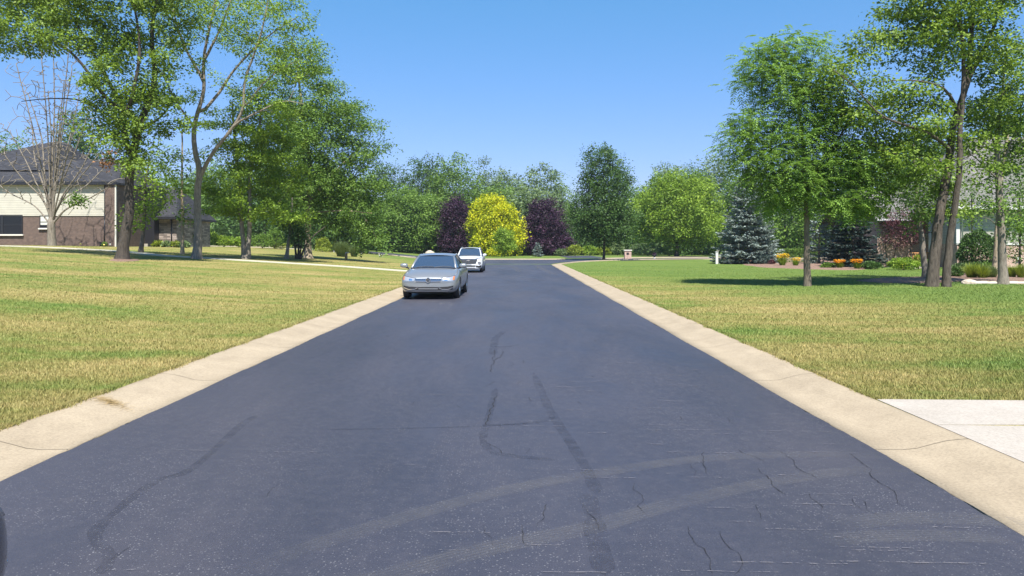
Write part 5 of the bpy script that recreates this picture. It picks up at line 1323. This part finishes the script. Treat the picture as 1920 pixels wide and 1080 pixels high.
        q0 = Vector(GG[0][7]); q1 = Vector(GG[-1][7]); b_.tube([q0 + Vector((sx * .004, 0, 0)), q1 + Vector((sx * .004, 0, 0))], .035, BLK, 6)
        b_.build('pillar', root, True)
    GG = []
    for i in range(9):
        u = i / 8; y = g['y1'] - .01 + (g['y2'] - g['y1'] + .02) * u; row = []
        wr_ = wtop + (g['wmt'] - wtop) * math.sin(math.pi * u) ** .6 + .005; zr = g['z1'] * (1 - u) + g['z2'] * u + .045 * math.sin(math.pi * u)
        for k in range(11):
            s_ = -1 + k / 5; row.append((s_ * wr_, y + (.13 * s_ * s_ if u < .2 else 0) * (1 - u * 5), zr + g['crown'] * (1 - abs(s_) ** 2.4) - .01))
        GG.append(row)
    b_ = MB(); b_.grid(GG, P_); r_ = b_.build('roof', root, True)
    if sp.get('rails'):
        for sx in (-1, 1):
            b_ = MB(); b_.tube([(sx * (wtop - .02), g['y1'] + .3, g['z1'] + .03), (sx * (g['wmt'] - .03), g['y1'] + .5, g['z1'] + .09), (sx * (g['wmt'] - .03), g['y2'] - .4, g['z2'] + .10), (sx * (g['wmt'] - .04), g['y2'] - .2, g['z2'] + .03)], .018, CHR, 6); b_.build('roof_rail', root, True)
    # dashboard and seats seen through nothing: the glass is dark; wipers and mirrors
    b_ = MB()
    for x0, x1 in ((-.55, .02), (.05, .6)):
        b_.tube([(x0, g['y0'] - .01 + .1 * x0 * x0, g['z0'] + .015), ((x0 + x1) / 2, g['y0'] + .03, g['z0'] + .045), (x1, g['y0'] + .02, g['z0'] + .03)], .009, BLK, 5)
    b_.build('wiper', root)
    b_ = MB(); b_.grid([[(-wbse, g['y0'] + .1, g['z0'] + .004), (0, g['y0'] - .03, g['z0'] + .012), (wbse, g['y0'] + .1, g['z0'] + .004)], [(-wbse, g['y0'] - .02, g['z0'] - .02), (0, g['y0'] - .13, g['z0'] + .004), (wbse, g['y0'] - .02, g['z0'] - .02)]], BLK); b_.build('cowl', root)
    for sx in (-1, 1):
        b_ = MB(); mx, my, mz = g['mir']
        bm = bmesh.new(); bmesh.ops.create_icosphere(bm, subdivisions=3, radius=1)
        for v in bm.verts:
            c = v.co; c.x = math.copysign(abs(c.x) ** .75, c.x) * .125; c.z = math.copysign(abs(c.z) ** .75, c.z) * .075; c.y = (c.y * .09 if c.y < 0 else c.y * .04)
            v.co = Vector((sx * (mx + .07) + c.x, my + c.y, mz + c.z - .1 * abs(c.x) * 0))
        me_ = bpy.data.meshes.new('mirror'); bm.to_mesh(me_); bm.free(); me_.materials.append(P_); me_.polygons.foreach_set('use_smooth', [True] * len(me_.polygons)); m_ = link('mirror', me_, root)
        b_.tube([(sx * (mx - .1), my + .03, mz - .09), (sx * (mx + .04), my + .01, mz - .04)], .03, BLK, 6); b_.build('mirror_stalk', m_)
    # wheels
    for y in sp['wy']:
        for sx in (-1, 1):
            tw = .21; xo = sp['hw'] - .02; b_ = MB()
            prof = [(xo - tw, R_ * .68), (xo - tw, R_ * .93), (xo - tw + .03, R_), (xo - .03, R_), (xo, R_ * .93), (xo, R_ * .70)]
            GG = [[(sx * px_, y + math.cos(a * math.pi / 16) * pr, R_ + math.sin(a * math.pi / 16) * pr) for a in range(33)] for px_, pr in prof]; b_.grid(GG, RUB); tyre = b_.build('wheel', root, True)
            b_ = MB(); ri = R_ * .70
            GG = [[(sx * px_, y + math.cos(a * math.pi / 16) * pr, R_ + math.sin(a * math.pi / 16) * pr) for a in range(33)] for px_, pr in ((xo - .005, ri), (xo - .02, ri * .93), (xo - .12, ri * .9))]; b_.grid(GG, ALU)
            for k in range(5):
                a = k * 2 * math.pi / 5 + .3
                for da in (-.13, .13):
                    d0 = Vector((0, math.cos(a + da * .3), math.sin(a + da * .3))); d1 = Vector((0, math.cos(a + da * 1.6), math.sin(a + da * 1.6)))
                    b_.tube([Vector((sx * (xo - .045), y, R_)) + d0 * .04, Vector((sx * (xo - .02), y, R_)) + d1 * ri * .93], [.028, .018], ALU, 6)
            b_.tube([(sx * (xo - .06), y, R_), (sx * (xo - .03), y, R_)], .06, ALU, 12); b_.build('rim', tyre, True)
            b_ = MB(); b_.tube([(sx * (xo - .15), y, R_), (sx * (xo - .12), y, R_)], ri * .88, BLK, 24); b_.build('brake_disc', tyre)
    b_ = MB(); b_.box(-.62, .62, sp['wy'][0] - .3, sp['wy'][1] + .3, sp['ub'], sp['ub'] + .1, BLK); b_.box(-.80, .80, sp['wy'][0] + .5, sp['wy'][1] - .5, sp['ub'] - .01, sp['ub'] + .12, BLK); b_.build('underbody', root)
    return root
def sedan_details(root, patch, proj, P_):
    # headlights, mirrored
    for sx in (-1, 1):
        hl = patch('headlight', [(sx * .40, .665), (sx * .60, .700), (sx * .80, .742)], [(sx * .44, .585), (sx * .60, .580), (sx * .79, .600)], LAMP, .010)
        patch('reflector', [(sx * .50, .655), (sx * .60, .66)], [(sx * .50, .60), (sx * .60, .60)], CHR, .014, hl, 5, 3)
        if P_ is PAINT['silver']: patch('indicator', [(sx * .76, .722), (sx * .80, .735)], [(sx * .755, .62), (sx * .80, .615)], AMB, .016, hl, 4)
        patch('lamp_bezel', [(sx * .38, .675), (sx * .60, .712), (sx * .81, .755)], [(sx * .40, .667), (sx * .60, .702), (sx * .80, .744)], BLK, .012, hl)
        fi = patch('fog_inlet', [(sx * .33, .40), (sx * .60, .415), (sx * .78, .445)], [(sx * .30, .30), (sx * .55, .30), (sx * .74, .32)], BLK, .009)
        patch('chrome_strip', [(sx * .33, .385), (sx * .44, .335), (sx * .62, .335), (sx * .77, .40)], [(sx * .33, .367), (sx * .44, .316), (sx * .62, .316), (sx * .77, .372)], CHR, .018, fi)
    gr = patch('grille', [(-.42, .660), (0, .672), (.42, .660)], [(-.37, .555), (0, .548), (.37, .555)], BLK, .006)
    for z in (.575, .612, .650):
        k = (z - .55) * .4; patch('slat', [(-.375 - k, z + .007), (.375 + k, z + .007)], [(-.375 - k, z - .007), (.375 + k, z - .007)], CHR, .016, gr, 14, 1)
    # round emblem : ring with two stacked letters
    e = MB(); q = proj(0, .612, .03, 'f'); n = 28
    e.tube([(q.x + .068 * math.cos(2 * math.pi * i / n), q.y, q.z + .068 * math.sin(2 * math.pi * i / n)) for i in range(n + 1)], .0075, CHR, 6)
    for pts in (((-.034, .055), (0, .008), (.034, .055)), ((-.058, .012), (-.028, -.052), (0, .0), (.028, -.052), (.058, .012))):
        e.tube([(q.x + a, q.y, q.z + b) for a, b in pts], .0075, CHR, 5)
    e.tube([(q.x, q.y + .02, q.z), (q.x, q.y + .004, q.z)], .064, BLK, 24); e.build('emblem', root)
    lg = patch('lower_grille', [(-.34, .40), (0, .402), (.34, .40)], [(-.31, .30), (0, .296), (.31, .30)], BLK, .011)
    patch('air_bar', [(-.30, .352), (.30, .352)], [(-.30, .338), (.30, .338)], SKID, .016, lg, 12, 1)
    patch('lip', [(-.74, .262), (0, .245), (.74, .262)], [(-.72, .215), (0, .205), (.72, .215)], BLK, .004)
    patch('bumper_seam', [(-.78, .548), (-.44, .530), (.44, .530), (.78, .548)], [(-.78, .544), (-.44, .5255), (.44, .5255), (.78, .544)], BLK, .003, nx=20, nz=1)
    for sx in (-1, 1): patch('tail_lamp', [(sx * .42, .88), (sx * .72, .86)], [(sx * .42, .76), (sx * .72, .74)], RED, .01, face='b')
SEDAN = dict(hw=.915, wr=.325, wy=(.93, 3.73), ub=.17,
    st=[(0.0, .52, .60, .46, .27, .62, .645), (.035, .66, .73, .58, .24, .66, .695), (.11, .76, .82, .68, .22, .70, .745), (.26, .81, .875, .74, .21, .745, .80), (.5, .83, .905, .77, .2, .79, .865), (.85, .84, .917, .79, .2, .84, .925), (1.25, .84, .915, .80, .2, .895, .975),
        (1.6, .84, .915, .80, .2, .925, .96), (2.5, .84, .915, .80, .2, .94, .96), (3.5, .84, .915, .80, .2, .955, .98), (4.1, .84, .912, .78, .21, .955, 1.03), (4.55, .80, .87, .70, .25, .94, 1.02), (4.8, .70, .78, .58, .32, .90, .97), (4.87, .55, .62, .48, .38, .80, .85)],
    gh=dict(y0=1.22, z0=.965, y1=1.98, z1=1.335, y2=3.25, z2=1.375, y3=4.05, z3=1.03, w0=.735, w1=.575, w2=.56, w3=.67, wm=.81, wmt=.60, crown=.04, mir=(.90, 1.32, 1.03)), details=sedan_details)
def suv_details(root, patch, proj, P_):
    for sx in (-1, 1):
        patch('daytime_lamp', [(sx * .42, .955), (sx * .66, .985), (sx * .88, 1.03)], [(sx * .42, .915), (sx * .66, .935), (sx * .87, .965)], DRL, .012)
        hl = patch('headlight', [(sx * .62, .72), (sx * .74, .75), (sx * .82, .74)], [(sx * .68, .55), (sx * .76, .545), (sx * .83, .58)], DRL, .012, nx=6)
        patch('reflector', [(sx * .68, .69), (sx * .76, .69)], [(sx * .69, .60), (sx * .76, .60)], CHR, .02, hl, 4)
        patch('bumper_corner', [(sx * .52, .50), (sx * .70, .47), (sx * .86, .52)], [(sx * .50, .36), (sx * .70, .34), (sx * .85, .36)], BLK, .008)
    gr = patch('grille', [(-.62, .925), (0, .935), (.62, .925)], [(-.50, .60), (0, .585), (.50, .60)], BLK, .010, nz=5)
    for z in (.66, .72, .78, .84): patch('slat', [(-.5, z + .006), (.5, z + .006)], [(-.5, z - .006), (.5, z - .006)], ALU, .016, gr, 14, 1)
    patch('chrome_bar', [(-.60, .93), (0, .945), (.60, .93)], [(-.59, .905), (0, .918), (.59, .905)], CHR, .02, gr, 14, 1)
    e = MB(); q = proj(0, .82, .035, 'f'); e.prism([(q.x + a, q.y, q.z + b) for a, b in ((-.105, -.03), (-.03, -.03), (-.02, -.05), (.045, -.05), (.04, -.03), (.115, -.01), (.105, .03), (.03, .03), (.02, .05), (-.045, .05), (-.04, .03), (-.115, .01))], (0, .02, 0), CHR); e.build('emblem', root)
    patch('lower_grille', [(-.5, .50), (0, .505), (.5, .50)], [(-.48, .40), (0, .395), (.48, .40)], BLK, .008)
    patch('number_plate_recess', [(-.22, .57), (.22, .57)], [(-.22, .50), (.22, .50)], SKID, .012)
    patch('skid_plate', [(-.46, .36), (0, .36), (.46, .36)], [(-.42, .27), (0, .265), (.42, .27)], SKID, .012)
    for sx in (-1, 1): patch('tail_lamp', [(sx * .4, 1.05), (sx * .76, 1.06)], [(sx * .4, .94), (sx * .76, .93)], RED, .01, face='b')
SUV = dict(hw=.965, wr=.37, wy=(.95, 3.81), ub=.22, rails=True,
    st=[(0.0, .62, .70, .58, .30, .88, .91), (.03, .74, .80, .68, .27, .93, .96), (.10, .82, .875, .76, .26, .97, 1.00), (.26, .86, .925, .81, .26, 1.0, 1.04), (.5, .88, .95, .83, .26, 1.02, 1.08), (.9, .90, .968, .84, .26, 1.04, 1.11), (1.25, .90, .968, .85, .26, 1.06, 1.13),
        (1.6, .90, .965, .86, .26, 1.075, 1.12), (2.5, .90, .965, .86, .26, 1.09, 1.12), (3.5, .90, .968, .86, .26, 1.12, 1.16), (4.2, .88, .955, .84, .28, 1.15, 1.2), (4.62, .84, .90, .78, .32, 1.15, 1.2), (4.80, .74, .82, .70, .40, 1.08, 1.12), (4.86, .6, .66, .56, .45, .95, 1.0)],
    gh=dict(y0=1.22, z0=1.12, y1=1.95, z1=1.60, y2=4.0, z2=1.60, y3=4.58, z3=1.2, w0=.80, w1=.64, w2=.60, w3=.72, wm=.87, wmt=.665, crown=.06, mir=(.96, 1.3, 1.18)), details=suv_details)
p = road_pt(804, 562.5)
car('silver_sedan', 'silver sedan with chrome slatted grille parked nearest on the left kerb', (p[0] - .02, p[1], 0), R(-1.2), SEDAN, 'silver', 1.005)
p = road_pt(878, 511.5)
car('white_suv', 'white crossover with black grille parked behind the silver sedan', (p[0], p[1], 0), R(-.5), SUV, 'white', .93)
car('black_car', 'black car whose front corner just enters the bottom left corner', (-2.855, 3.12, 0), R(180), SEDAN, 'black', 1.0)

# ------------------------------------------------------------------ summer air
def haze():
    mb = MB(); mb.box(-420, 420, -40, 330, -1.2, 40, M['lawn']); o = mb.build('haze'); m = bpy.data.materials.new('air'); m.use_nodes = True; t_ = m.node_tree; t_.nodes.clear()
    v = t_.nodes.new('ShaderNodeVolumePrincipled'); v.inputs['Density'].default_value = .00022; v.inputs['Color'].default_value = (.80, .90, 1, 1); v.inputs['Anisotropy'].default_value = .2
    out = t_.nodes.new('ShaderNodeOutputMaterial'); t_.links.new(v.outputs[0], out.inputs['Volume']); o.data.materials.clear(); o.data.materials.append(m); tag(o, kind='stuff')
haze()
